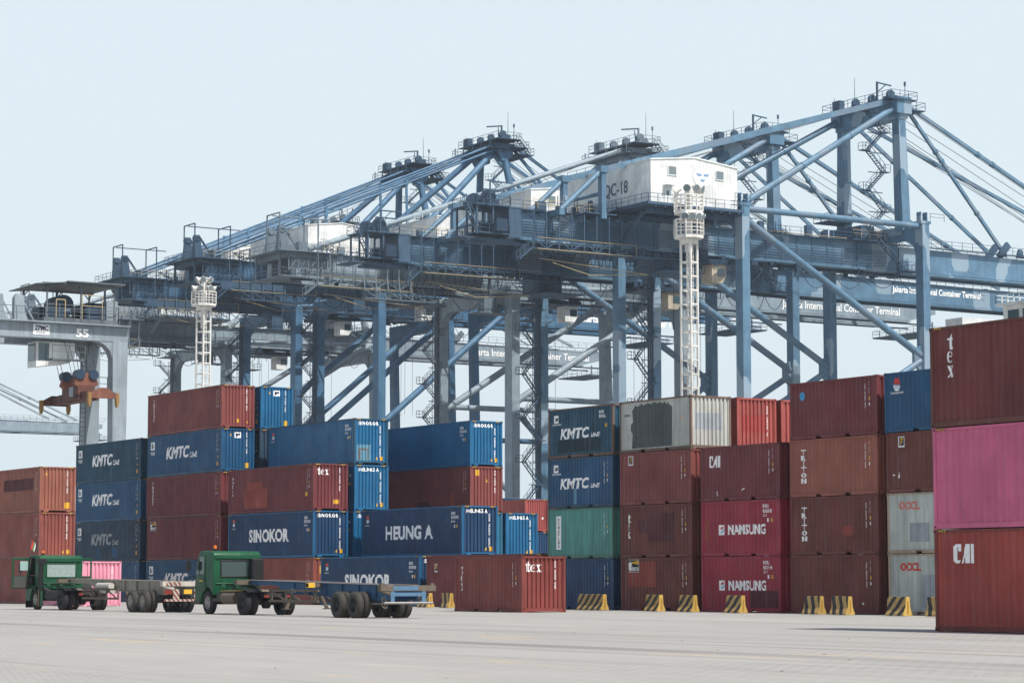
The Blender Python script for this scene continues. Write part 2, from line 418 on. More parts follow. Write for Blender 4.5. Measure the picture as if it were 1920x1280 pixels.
def conform(shape, s0, z0, face, L, name, mat, parent, eps=.0035):
    """lay flat artwork on the corrugated wall, following every fold"""
    vs, fs = shape
    bm = bmesh.new(); bv = []
    if face == 'side': bv = [bm.verts.new((0, L - (v[0] + s0), v[1] + z0)) for v in vs]
    else: bv = [bm.verts.new((v[0] + s0, 0, v[1] + z0)) for v in vs]
    for f in fs:
        try: bm.faces.new([bv[i] for i in f])
        except ValueError: pass
    ax = 1 if face == 'side' else 0
    lo = min(v.co[ax] for v in bm.verts); hi = max(v.co[ax] for v in bm.verts)
    for b in (breaks_side(L) if face == 'side' else breaks_end()):
        if lo < b < hi:
            pc = [0, 0, 0]; pn = [0, 0, 0]; pc[ax] = b; pn[ax] = 1
            bmesh.ops.bisect_plane(bm, geom=bm.verts[:] + bm.edges[:] + bm.faces[:], plane_co=pc, plane_no=pn, dist=1e-5)
    for v in bm.verts:
        if face == 'side': v.co.x = .03 + prof_side(v.co.y, L) - eps
        else: v.co.y = .04 + prof_end(v.co.x) - eps
    bmesh.ops.recalc_face_normals(bm, faces=bm.faces)
    me = bpy.data.meshes.new(name); bm.to_mesh(me); bm.free(); me.materials.append(mat)
    o = bpy.data.objects.new(name, me); col.objects.link(o); o.parent = parent
    return o
WHITE = plain('lettering_white', (242, 244, 242), .6, var=.14, scale=9)
WHITE2 = plain('lettering_faded', (150, 155, 158), .6, var=.3, scale=5)
YEL = plain('label_yellow', (214, 168, 52), .6)
NAVY = plain('logo_navy', (28, 40, 72), .6)
REDL = plain('logo_red', (190, 60, 50), .6, var=.25)
SKYB = plain('logo_sky_blue', (60, 150, 200), .6)
LOGOORANGE = plain('logo_orange', (215, 95, 60), .6)
BLACKL = plain('lettering_black', (30, 30, 34), .7)
def container(U, V, lvl, L, H, pm, label, z=None, marks=(), detail=2, hazard=None, fm=None, group='containers stacked in the yard', seed=0):
    z0 = lvl * H if z is None else z
    t = thing('shipping_container', label, 'shipping container', (U, V, z0 + .0), 0, group)
    jr = random.Random(int(U * 31 + V * 17 + lvl * 7)); t.location.x += jr.uniform(-.03, .03); t.location.y += jr.uniform(-.035, .035)
    d = container_meshes(L, H); fm = fm or pm
    inst('frame', d['frame'], t, [fm])
    inst('side_panel', d['side_panel'], t, [pm])
    inst('side_panel', d['side_panel'], t, [pm], (W_, L, 0), (0, 0, math.pi))
    inst('end_panel', d['end_panel'], t, [pm]); inst('roof', d['roof'], t, [pm])
    inst('door', d['door'], t, [pm])
    if detail:
        for zz in (.004, H - .122):
            for (x, y, r) in ((0, 0, 0), (W_, L, math.pi)): inst('corner_casting', d['corner_casting'], t, [fm, DARK], (x, y, zz), (0, 0, r))
            for (x, y, sx, sy) in ((W_, 0, -1, 1), (0, L, 1, -1)):
                c = inst('corner_casting', d['corner_casting'], t, [fm, DARK], (x, y, zz)); c.scale = (sx, sy, 1)
        if hazard if hazard is not None else H > 2.7: inst('hazard_stripe', d['hazard_stripe'], t, [HAZ])
    for mk in marks:
        name, shape, s0, zz, face, mat = mk[:6]
        conform(shape, s0, zz, face, L, name, mat, t, mk[6] if len(mk) > 6 else .0035)
    return t

# common artwork -----------------------------------------------------------
def ids(L, H, seed, white=WHITE, s=None, end=True, cap=False):
    """identification columns at the right of the side and the right of the end"""
    s = s if s is not None else L - (.95 if L > 7 else .85); e = []
    a = H * .36
    e.append(('identification_lettering', idmarks(H * .42, .06, 16, seed), s, H * .45, 'side', white))
    e.append(('identification_lettering', idmarks(H * .2, .05, 8, seed + 3, (3,)), s + .25, H * .70, 'side', white))
    e.append(('warning_sticker', rect(0, 0, .1, .16), s + .25, H * .58, 'side', YEL))
    e.append(('warning_sticker', rect(0, 0, .09, .13), s + .25, H * .49, 'side', white))
    if end: e.append(('identification_lettering', idmarks(H * .5, .07, 16, seed + 5), 1.83, H * .42, 'end', white))
    return e
def stick40(H):
    return [('warning_sticker', poly((0, 0), (.2, 0), (.1, .22)), 12.192 - .75, .95, 'side', YEL), ('warning_sticker', rect(0, 0, .2, .26), 12.192 - .78, .42, 'side', YEL)]
def stickE():
    return [('warning_sticker', poly((0, 0), (.18, 0), (.09, .2)), 1.55, .32, 'end', YEL), ('warning_sticker', rect(0, 0, .2, .26), 1.86, .28, 'end', YEL)]
def kmtc(L, H, white=WHITE, seed=1, dark=None):
    e = []
    if L > 7:
        e += [('lettering', fit_text('KMTC', 3.9, .84, bold=.04, shear=.25, spacing=1.06), 3.1, H * .40, 'side', white),
              ('lettering', fit_text('LINE', 1.25, .36, bold=.03, shear=.25), 7.05, H * .40, 'side', white),
              ('logo', rect(0, 0, .62, .56), .5, H * .66, 'side', WHITE), ('lettering', idrow(.85, .1, 9, seed), .42, H * .58, 'side', WHITE), ('lettering', idrow(.6, .13, 6, seed + 1), .55, H * .53, 'side', WHITE),
              ('logo', join(rect(.12, .1, .3, .46), poly((.3, .1), (.5, .2), (.5, .36), (.36, .36))), .5, H * .66, 'side', NAVY, .007),
              ('logo', rect(0, 0, .46, .38), 1.0, H * .78, 'end', WHITE), ('logo', join(rect(.08, .08, .2, .3), rect(.2, .18, .38, .3)), 1.0, H * .78, 'end', NAVY, .008),
              ('warning_sticker', poly((0, 0), (.14, 0), (.07, .2)), .62, H * .82, 'end', YEL), ('warning_sticker', rect(0, 0, .26, .34), 1.78, .28, 'end', YEL)] + stick40(H)
        e += ids(L, H, seed)
    else:
        e += [('lettering', fit_text('KMTC', 2.75, .56, bold=.04, shear=.2, spacing=1.06), 1.1, .98, 'side', white),
              ('lettering', fit_text('LINE', .85, .22, bold=.03, shear=.2), 3.95, 1.0, 'side', white),
              ('logo', rect(0, 0, .46, .4), .52, 1.86, 'side', WHITE), ('lettering', idrow(.9, .08, 10, seed), .34, 1.74, 'side', WHITE),
              ('logo', join(rect(.1, .08, .2, .32), poly((.2, .08), (.37, .14), (.37, .28), (.26, .28))), .52, 1.86, 'side', NAVY, .007)]
    return e
def sinologo(s, z, face='side'):
    return [('logo', disc(.17, .3, .17, .2, 0, 180), s, z, face, LOGOORANGE), ('logo', disc(.17, .28, .17, .22, 180, 360), s, z, face, WHITE), ('logo', join(rect(.06, .2, .28, .225), rect(.09, .13, .25, .15)), s, z, face, SKYB, .007),
            ('lettering', idrow(.55, .06, 8, 3), s - .1, z - .12, face, WHITE)]
def sinokor(H=HC, word='SINOKOR', side=True, end=True, seed=1):
    e = sinologo(.6, H * .70)
    if side: e.append(('lettering', fit_text(word, 5.7, .84, bold=.04, spacing=1.06), 3.05, H * .35, 'side', WHITE))
    e += [('identification_lettering', idrow(.5, .17, 4, seed), 10.9, H * .82, 'side', WHITE), ('identification_lettering', idrow(.85, .17, 6, seed + 1), 10.9, H * .74, 'side', WHITE),
          ('identification_lettering', idrow(.4, .1, 4, seed + 2), 10.9, H * .67, 'side', WHITE), ('warning_sticker', rect(0, 0, .12, .18), 11.45, H * .56, 'side', YEL), ('warning_sticker', rect(0, 0, .1, .18), 11.2, H * .56, 'side', WHITE)]
    if end:
        e += [('lettering', fit_text(word, 1.45, .23, bold=.04, spacing=1.08), .34, H - .42, 'end', WHITE), ('identification_lettering', idmarks(H * .68, .09, 17, seed + 4), 1.82, H * .17, 'end', WHITE)] + stickE()
    return e
def flogo(s, z): return [('logo', rect(0, 0, .36, .46), s, z, 'side', WHITE), ('logo', rect(.03, .06, .33, .43), s, z, 'side', NAVY, .006), ('logo', join(rect(.08, .1, .17, .40), rect(.08, .31, .30, .40), rect(.08, .19, .27, .27)), s, z, 'side', YEL, .009)]
def beacon(s, z): return [('logo', rect(0, 0, .95, .62), s, z, 'side', WHITE), ('logo', rect(.02, .02, .93, .6), s, z, 'side', BLACKL, .006), ('logo', poly((.14, .46), (.92, .36), (.92, .59)), s, z, 'side', YEL, .009),
                          ('lettering', shift(text2d('t', .5, bold=.05), .03, .05), s, z, 'side', WHITE, .009), ('lettering', shift(fit_text('Beacon', .72, .26, bold=.02), .2, .07), s, z, 'side', WHITE, .009)]
def squig(s, z, h=1.55): return [('lettering', vword('CRONOS'[::1], .2, h, .14, bold=.02, shear=.3), s, z, 'side', WHITE)]
def patch(s0, z0, s1, z1, mat, face='side', eps=.002): return ('paint_patch', rect(0, 0, s1 - s0, z1 - z0), s0, z0, face, mat, eps)

KB = paint('blue_paint_weathered', (10, 76, 116), .22, .06, .5)
KB2 = paint('blue_paint_old', (24, 74, 98), .5, .3, .6)
KD = paint('navy_paint_faded', (34, 62, 84), .45, .08, .6)
SB = paint('blue_paint_bright', (10, 96, 140), .22, .04, .45)
NV = paint('navy_paint', (12, 58, 96), .2, .08, .55)
BR = paint('brown_paint', (138, 72, 62), .35, .10, .55)
BR2 = paint('maroon_brown_paint', (126, 62, 58), .3, .08, .55)
BR3 = paint('dark_brown_paint', (108, 54, 46), .35, .14, .6)
OR = paint('rust_orange_paint', (148, 88, 70), .45, .16, .6)
MR = paint('maroon_paint', (110, 46, 50), .25, .08, .55)
RD = paint('signal_red_paint', (168, 50, 46), .3, .06, .5)
RD2 = paint('faded_red_paint', (158, 74, 68), .4, .14, .6)
BG = paint('crimson_paint', (152, 36, 58), .3, .07, .5)
GR = paint('green_paint', (84, 150, 142), .55, .18, .6)
WG = paint('white_paint_rusty', (186, 188, 182), .8, .42, .65)
GY = paint('light_grey_paint', (182, 188, 182), .5, .16, .65)
PK = paint('pink_paint', (204, 98, 134), .2, .04, .45)
PK2 = paint('pale_pink_paint', (222, 146, 166), .3, .08, .5)
CR = paint('red_brown_paint', (158, 62, 54), .25, .06, .5)
DKP = paint('dark_patch_paint', (82, 90, 92), .9, .12, .8)
DKR = paint('dark_maroon_patch', (92, 44, 48), .6, .1, .7)
ORP = paint('orange_patch_paint', (150, 72, 60), .6, .15, .7)
BLP = paint('dark_blue_patch', (34, 58, 70), .9, .35, .8)
LBP = plain('pale_blue_patch', (92, 138, 158), .6, var=.2)
GYP = paint('grey_patch', (158, 166, 172), .5, .1, .7)
FRU = paint('rusty_frame', (112, 92, 80), .6, .55, .75)
L4, L2 = 12.192, 6.058
U0, DU = 69.28, 2.84
VK, VE, VS, VB, VF = 160.8, 147.46, 134.14, 120.96, 108.02
C = container
# far left row
C(56.5, 147.1, 0, L4, HC, BR, 'red-brown container at the bottom of the far left stack, behind the truck with open doors', marks=ids(L4, HC, 4))
C(56.5, 147.1, 1, L4, HC, BR, 'red-brown container, middle of the far left stack behind the flag', marks=ids(L4, HC, 5) + stickE())
C(56.5, 147.1, 2, L4, HC, OR, 'rust-orange container with a dark maroon patch, top of the far left stack', marks=ids(L4, HC, 6) + [patch(5.6, 1.45, 11.0, 2.2, DKR), ('warning_sticker', rect(0, 0, .34, .38), 1.72, .26, 'end', YEL), ('warning_sticker', poly((0, 0), (.16, 0), (.08, .2)), .38, 2.35, 'end', YEL)])
C(53.7, 132.8, 0, L2, ST, PK2, 'pale pink container standing behind the cab of the left truck', marks=[('identification_lettering', idmarks(1.4, .07, 12, 9), 1.83, .9, 'end', WHITE)])
# stack K
C(U0, VK, 0, L4, HC, KB, 'blue container at the bottom of the second stack from the left, behind the flatbed chassis', marks=ids(L4, HC, 11))
C(U0, VK, 1, L4, HC, KD, 'faded navy container with grey lettering, second level of the second stack from the left', marks=kmtc(L4, HC, WHITE2, 12) + [patch(3.9, .2, 4.9, 1.0, KB), patch(7.1, .25, 8.1, 1.0, KB)])
C(U0, VK, 2, L4, HC, KB, 'blue container with white lettering, third level of the second stack from the left', marks=kmtc(L4, HC, WHITE, 13))
C(U0, VK, 3, L4, HC, KB2, 'blue container with white lettering, top of the second stack from the left', marks=kmtc(L4, HC, WHITE, 14))
# stack E
C(U0, VE, 0, L4, HC, KB, 'blue container with white lettering, half hidden behind the trucks under the tallest stack', marks=kmtc(L4, HC, WHITE, 15))
C(U0, VE, 1, L4, HC, MR, 'maroon container with a black and yellow square logo in the tallest left stack', marks=ids(L4, HC, 16) + beacon(.5, 2.05))
C(U0, VE, 2, L4, HC, MR, 'maroon container with vertical white lettering, middle of the tallest left stack', marks=ids(L4, HC, 17) + squig(.9, .95))
C(U0, VE, 3, L4, HC, KB, 'blue container with white lettering, second from the top of the tallest left stack', marks=kmtc(L4, HC, WHITE, 18))
C(U0, VE, 4, L4, HC, BR2, 'red-brown container with vertical white lettering, on top of the tallest left stack', marks=ids(L4, HC, 19) + squig(.9, .95) + [('warning_sticker', rect(0, 0, .18, .24), 1.15, .4, 'end', YEL), ('warning_sticker', poly((0, 0), (.16, 0), (.08, .2)), 1.85, .38, 'end', YEL)])
for k in range(3): C(U0 + DU, VE, k, L4, HC, (KD, BR, KB)[k], ('navy', 'brown', 'blue')[k] + ' container in the second row behind the tallest left stack, level %s from the ground' % ('one', 'two', 'three')[k], detail=1)
C(U0 + DU, VE, 3, L4, HC, KD, 'dark blue container right under the bright blue one behind the tallest left stack', marks=ids(L4, HC, 23), detail=1)
C(U0 + DU, VE, 4, L4, HC, SB, 'bright blue container with a square logo on its end, right of the topmost brown one', marks=kmtc(L4, HC, WHITE, 24))
# stack S
C(U0, VS, 0, L4, HC, BR, 'red-brown container on the ground behind the green cab of the right truck', marks=ids(L4, HC, 25) + [('warning_sticker', rect(0, 0, .2, .5), .5, 1.9, 'end', YEL)])
C(U0, VS, 1, L4, HC, NV, 'deep blue container with large white lettering, under the maroon one with an orange patch', marks=sinokor(seed=26), fm=SB)
C(U0, VS, 2, L4, HC, MR, 'maroon container with an orange patch on its side, above the deep blue lettered one', marks=ids(L4, HC, 27) + [('lettering', tex_v(1.25), .55, 1.2, 'side', WHITE), ('lettering', tex_h(.44), .32, 2.2, 'end', WHITE), patch(2.4, .32, 5.7, 1.55, ORP), patch(2.6, 1.552, 5.0, 2.0, ORP), ('warning_sticker', rect(0, 0, .38, .26), 1.45, .42, 'end', YEL), ('warning_sticker', rect(0, 0, .4, .24), 11.0, .9, 'side', YEL)])
C(U0 + DU, VS, 0, L4, HC, NV, 'navy container on the ground in the row behind the deep blue lettered one', detail=1)
C(U0 + DU, VS, 1, L4, HC, SB, 'bright blue container whose end shows in the gap beside the long lettered blue container', marks=sinokor(seed=29, side=False), detail=2)
C(U0 + DU, VS, 2, L4, HC, SB, 'bright blue container with lettered end, directly right of the maroon one with orange patch', marks=sinokor(word='HEUNG A', seed=30, side=False))
C(U0 + DU, VS, 3, L4, HC, SB, 'blue container with a pale repaired corner on its end, amid the left block', fm=KB2, marks=sinokor(seed=31, side=False) + [patch(.2, .24, 1.2, 1.25, LBP, 'end'), patch(.36, .3, 1.05, 1.0, FRU, 'end', .004), patch(.46, .3, .95, .9, LBP, 'end', .006)])
# stack B
C(U0, VB, 0, L4, HC, NV, 'deep blue container on the ground with large white letters cut off by the blue trailer', marks=sinokor(seed=33), fm=SB)
C(U0 + DU, VB, 0, L4, HC, NV, 'navy container on the ground beneath the long blue lettered container', detail=1)
C(U0 + DU, VB, 1, L4, HC, NV, 'long blue container with large white two-word lettering, just above the blue trailer', marks=sinokor(word='HEUNG A', seed=35), fm=SB)
# rows further back
R4U, R4V = 79.4, 132.2
C(R4U, R4V, 0, L4, HC, NV, 'navy container on the ground in a back row of the left block', detail=1)
C(R4U, R4V, 1, L4, HC, paint('teal_blue_paint', (40, 110, 140), .4, .1), 'teal-blue container, only a sliver of its end showing right of the long lettered one', detail=1)
C(R4U, R4V, 2, L4, HC, BR2, 'maroon container with yellow stickers on its salmon end, beside the pale crane leg', marks=ids(L4, HC, 37) + [('warning_sticker', rect(0, 0, .28, .38), .42, 2.3, 'end', YEL), ('warning_sticker', poly((0, 0), (.16, 0), (.08, .22)), 1.2, 1.9, 'end', YEL), patch(5.3, .1 + .1, 7.0, .75, DKR), patch(9.6, .2, 10.2, 1.2, ORP)])
C(R4U, R4V, 3, L4, HC, SB, 'blue container with lettered end, on top of the stack beside the pale crane leg', marks=sinokor(seed=38, side=False))
C(82.3, 132.6, 0, L4, HC, BR, 'brown container on the ground under the small lettered blue container', detail=1)
C(82.3, 132.6, 1, L4, HC, SB, 'bright blue container with two-word white lettering, alone right of the long lettered one', marks=sinokor(word='HEUNG A', seed=40, side=False))
# row end, on the ground
C(U0, VF, 0, L4, HC, MR, 'maroon container with a small square yellow-letter logo, behind the lone container on the ground', marks=flogo(.85, 1.95) + ids(L4, HC, 41))
# far ones seen between the blocks
C(115.6, 183.0, 0, L4, HC, BR, 'brown container on the ground far behind the gap between the blocks', detail=1)
C(115.6, 183.0, 1, L4, HC, NV, 'navy container under the red one in the gap between the blocks', detail=1)
C(115.6, 183.0, 2, L4, HC, RD2, 'faded red container with a white diamond on its end, in the gap between the blocks', detail=1, marks=[('warning_sticker', poly((0, .12), (.12, 0), (.24, .12), (.12, .24)), 1.75, 1.1, 'end', WHITE)])
for i, (m_, nm, pos) in enumerate(((RD2, 'red', 'left'), (KB, 'blue', 'middle'), (SB, 'bright blue', 'right'))):
    for k in range(4):
        C(154.6 + 2.9 * i, 254, k, L4, HC, m_ if k == 3 else (NV, BR, KD)[(i + k) % 3], '%s container, %s of three far stacks by the pale crane leg, %s' % (nm if k == 3 else ('navy', 'brown', 'dark navy')[(i + k) % 3], pos, ('on the ground', 'second level', 'third level', 'on top')[k]), detail=0)
# right block
C(U0, 101.44, 0, L2, ST, NV, 'navy short container at the left foot of the right block, behind the long striped barrier', marks=ids(L2, ST, 51, end=False))
C(U0, 101.44, 1, L2, ST, GR, 'green short container with a white vertical name plate', marks=ids(L2, ST, 52, end=False) + [('name_plate', rect(0, 0, .42, 1.72), .78, .48, 'side', WHITE), ('lettering', vword('DONGFANG', .2, 1.55, .15, bold=.02), .88, .56, 'side', BLACKL, .008)], fm=paint('green_rusty_frame', (70, 110, 95), .5, .4))
C(U0, 101.44, 2, L2, ST, KB, 'blue short container with white lettering, third level at the left edge of the right block', marks=kmtc(L2, ST, WHITE, 53) + ids(L2, ST, 53, end=False) + [patch(2.45, .2, 2.7, 1.0, LBP)], fm=paint('blue_rusty_frame', (30, 70, 95), .5, .4))
C(U0, 101.44, 3, L2, ST, KB2, 'blue short container, dirty dark band under its lettering, beside the rusty white one', marks=kmtc(L2, ST, WHITE, 54) + [patch(.85, .3, 4.9, .95, BLP), ('identification_lettering', idrow(.45, .16, 4, 5), 4.75, 2.15, 'side', WHITE), ('identification_lettering', idrow(.6, .16, 5, 6), 4.75, 1.93, 'side', WHITE), ('warning_sticker', rect(0, 0, .12, .18), 5.3, 1.45, 'side', YEL)], fm=FRU)
C(U0, 94.74, 0, L2, ST, BR3, 'brown short container on the ground with an orange patch and a black and yellow logo', marks=ids(L2, ST, 55, end=False) + beacon(.62, 1.88) + [patch(.6, 1.15, 3.0, 2.4, ORP, eps=.0015)])
C(U0, 94.74, 1, L2, ST, BR3, 'dark brown short container with vertical white lettering, second level of the white-topped stack', marks=ids(L2, ST, 56, end=False) + [('lettering', tex_v(1.2), .62, .95, 'side', WHITE), patch(1.5, 1.2, 2.3, 1.9, DKR), patch(2.3, .75, 4.6, 2.15, DKR)])
C(U0, 94.74, 2, L2, ST, BR2, 'brown short container with a small square logo, right under the white container', marks=ids(L2, ST, 57, end=False) + flogo(.75, 1.98))
C(U0, 94.74, 3, L2, ST, WG, 'rusty white short container with a big dark grey painted patch on its side', marks=[('paint_patch', poly((0, 0), (3.4, 0), (3.42, 1.9), (3.3, 2.02), (3.2, 1.96), (3.1, 2.15), (2.95, 2.02), (2.8, 2.2), (2.6, 2.1), (2.4, 2.2), (2.2, 2.12), (1.9, 2.22), (1.6, 2.12), (1.3, 2.2), (1.0, 2.08), (.8, 2.2), (.5, 2.05), (.3, 2.12), (.02, 1.9), (.06, 1.3), (-.1, 1.15), (-.12, .9), (.04, .75)), 1.05, .22, 'side', DKP, .002), ('lettering', idrow(.6, .12, 5, 8), .35, 1.82, 'side', BLACKL), patch(.3, .95, 1.95, 1.75, GYP, 'end'), ('warning_sticker', rect(0, 0, .1, .16), 5.1, 1.5, 'side', YEL)], fm=FRU)
for k in range(3): C(U0 + DU, 94.85, k, L2, ST, (BR, NV, BR3)[k], ('brown', 'navy', 'dark brown')[k] + ' short container in the second row hidden behind the white-topped stack, level ' + ('one', 'two', 'three')[k], detail=1)
C(U0 + DU, 94.85, 3, L2, ST, RD2, 'faded red short container with a scuffed band on its end, beside the white one', marks=[patch(.35, .9, 1.9, 1.75, plain('scuffed_red', (150, 62, 58), .8, var=.3, scale=4), 'end'), ('identification_lettering', idmarks(1.5, .07, 14, 60), 1.85, .75, 'end', WHITE)])
for k in range(3): C(U0 + 2 * DU, 95.0, k, L2, ST, (MR, BR, KB)[k], ('maroon', 'brown', 'blue')[k] + ' short container hidden in the third row of the right block, level ' + ('one', 'two', 'three')[k], detail=1)
C(U0 + 2 * DU, 95.0, 3, L2, ST, RD2, 'faded red short container of which a narrow strip shows left of the highest maroon one', detail=1)
def nams(seed, rows): return [('lettering', fit_text('NAMSUNG', 2.85, .47, bold=.04, spacing=1.05), 2.1, 1.0, 'side', WHITE), ('logo', rect(0, 0, .46, .47), 1.36, 1.0, 'side', WHITE), ('logo', poly((.12, .05), (.3, .12), (.4, .34), (.28, .2)), 1.36, 1.0, 'side', SKYB, .007), ('logo', poly((.1, .22), (.3, .28), (.36, .42), (.2, .36)), 1.36, 1.0, 'side', REDL, .007),
    ('identification_lettering', text2d('NSU', .17, bold=.02), 4.75, 2.2, 'side', WHITE), ('identification_lettering', fit_text(rows, .62, .17, bold=.02), 4.75, 1.97, 'side', WHITE), ('identification_lettering', text2d('2211', .11), 4.75, 1.8, 'side', WHITE), ('warning_sticker', rect(0, 0, .1, .17), 5.05, 1.55, 'side', WHITE), ('warning_sticker', rect(0, 0, .12, .17), 5.33, 1.55, 'side', YEL)]
C(U0, 87.96, 0, L2, ST, BG, 'crimson short container with white lettering and a dark patch, standing on the ground', marks=nams(61, '0315 4') + [patch(3.7, .22, 5.85, 1.0, DKR)])
C(U0, 87.96, 1, L2, ST, BG, 'crimson short container with white lettering, the upper of the two crimson ones', marks=nams(62, '0658 8') + [patch(.25, .75, .6, 1.65, ORP)])
C(U0, 87.96, 2, L2, ST, MR, 'dark maroon short container with three slanted white letters, on top of the two crimson ones', marks=ids(L2, ST, 63, end=False) + [('lettering', cai2(.55), .62, 1.6, 'side', WHITE), ('scratch', poly((0, .2), (.1, .26), (.16, 0), (.12, 0)), 1.15, .25, 'side', WHITE), ('scratch', poly((0, .02), (.25, .1), (.26, .16), (.02, .08)), 3.1, .42, 'side', WHITE)])
C(U0, 81.15, 0, L2, ST, BR3, 'plain dark brown short container on the ground behind the pair of striped barriers', marks=ids(L2, ST, 64, end=False) + [('scratch', rect(0, 0, .13, .08), 4.9, .42, 'side', WHITE)])
C(U0, 81.15, 1, L2, ST, BR3, 'dark brown short container with vertical lettering and a small red patch', marks=ids(L2, ST, 65, end=False) + [('lettering', vword('TRITON', .34, 1.52, .14, bold=.035), .78, .62, 'side', WHITE), patch(3.6, .85, 4.3, 1.25, ORP)])
C(U0, 81.15, 2, L2, ST, paint('light_brown_paint', (148, 84, 68), .25, .06), 'lighter brown short container with vertical lettering, third level next to the blue one', marks=ids(L2, ST, 66, end=False) + [('lettering', vword('TRITON', .34, 1.52, .14, bold=.035), .78, .62, 'side', WHITE)])
C(U0, 81.15, 3, L2, ST, MR, 'maroon short container with a light blue round sticker, beside the upper blue one', marks=ids(L2, ST, 67) + [('logo', disc(.18, .18, .18, .2), .7, 1.78, 'side', SKYB)])
def oocl(m_): return [('lettering', fit_text('OOCL', 1.3, .36, bold=.05), .75, 1.86, 'side', m_)]
C(U0, 74.52, 0, L2, ST, GY, 'light grey short container with red lettering and a pale blue patch, on the ground', marks=oocl(REDL) + [patch(2.1, .3, 3.6, 1.7, GYP)], fm=paint('grey_rusty_frame', (170, 150, 130), .5, .4))
C(U0, 74.52, 1, L2, ST, GY, 'light grey short container with faded red lettering, second level beside the lettered brown ones', marks=oocl(plain('logo_faded_red', (196, 116, 106), .6)) + [patch(1.4, .5, 2.6, 1.3, GYP)], fm=paint('grey_rusty_frame', (170, 150, 130), .5, .4))
C(U0, 74.52, 2, L2, ST, BR3, 'brown short container with a small square logo, under the blue one by the pink container', marks=flogo(.78, 1.95) + [('scratch', rect(0, 0, .12, .05), .4, .75, 'side', WHITE), ('scratch', poly((0, 0), (.07, .05), (.05, .3)), .75, .62, 'side', WHITE)])
C(U0, 74.52, 3, L2, ST, KB, 'blue short container with a round red and white logo, up beside the pink one', marks=[('logo', disc(.24, .25, .24, .3, 0, 180), .55, 1.8, 'side', REDL), ('logo', disc(.24, .25, .24, .27, 180, 360), .55, 1.8, 'side', WHITE), ('logo', join(rect(.06, .17, .42, .2), rect(.1, .08, .38, .11)), .55, 1.8, 'side', SKYB, .007), ('lettering', idrow(.85, .08, 11, 9), .38, 1.66, 'side', WHITE)])
# near right stack
C(47.32, 40.84, 0, L4, HC, CR, 'red container with three slanted white letters, bottom of the nearest stack at the right edge', marks=[('lettering', cai2(.54), .78, 1.93, 'side', WHITE)] + ids(L4, HC, 71), fm=paint('red_brown_frame', (120, 50, 44), .4, .3))
C(47.32, 40.84, 1, L4, HC, PK, 'bright pink container in the middle of the nearest stack at the right edge', marks=ids(L4, HC, 72))
C(47.32, 40.84, 2, L4, HC, paint('dark_red_brown_paint', (110, 46, 44), .3, .1), 'dark red-brown container with stacked white letters, top of the nearest stack at the right edge', marks=[('lettering', tex_v(1.24), .72, 1.42, 'side', WHITE)] + ids(L4, HC, 73), fm=paint('rusty_brown_frame', (104, 56, 46), .5, .4))
# lone container
C(60.0, 95.35, 0, L2, ST, paint('brick_red_paint', (128, 58, 52), .4, .12), 'lone brick-red short container on the ground in front of the blocks', marks=ids(L2, ST, 74) + [('lettering', tex_v(1.22), .52, 1.0, 'side', WHITE), ('lettering', tex_h(.46), .28, 1.86, 'end', WHITE)])

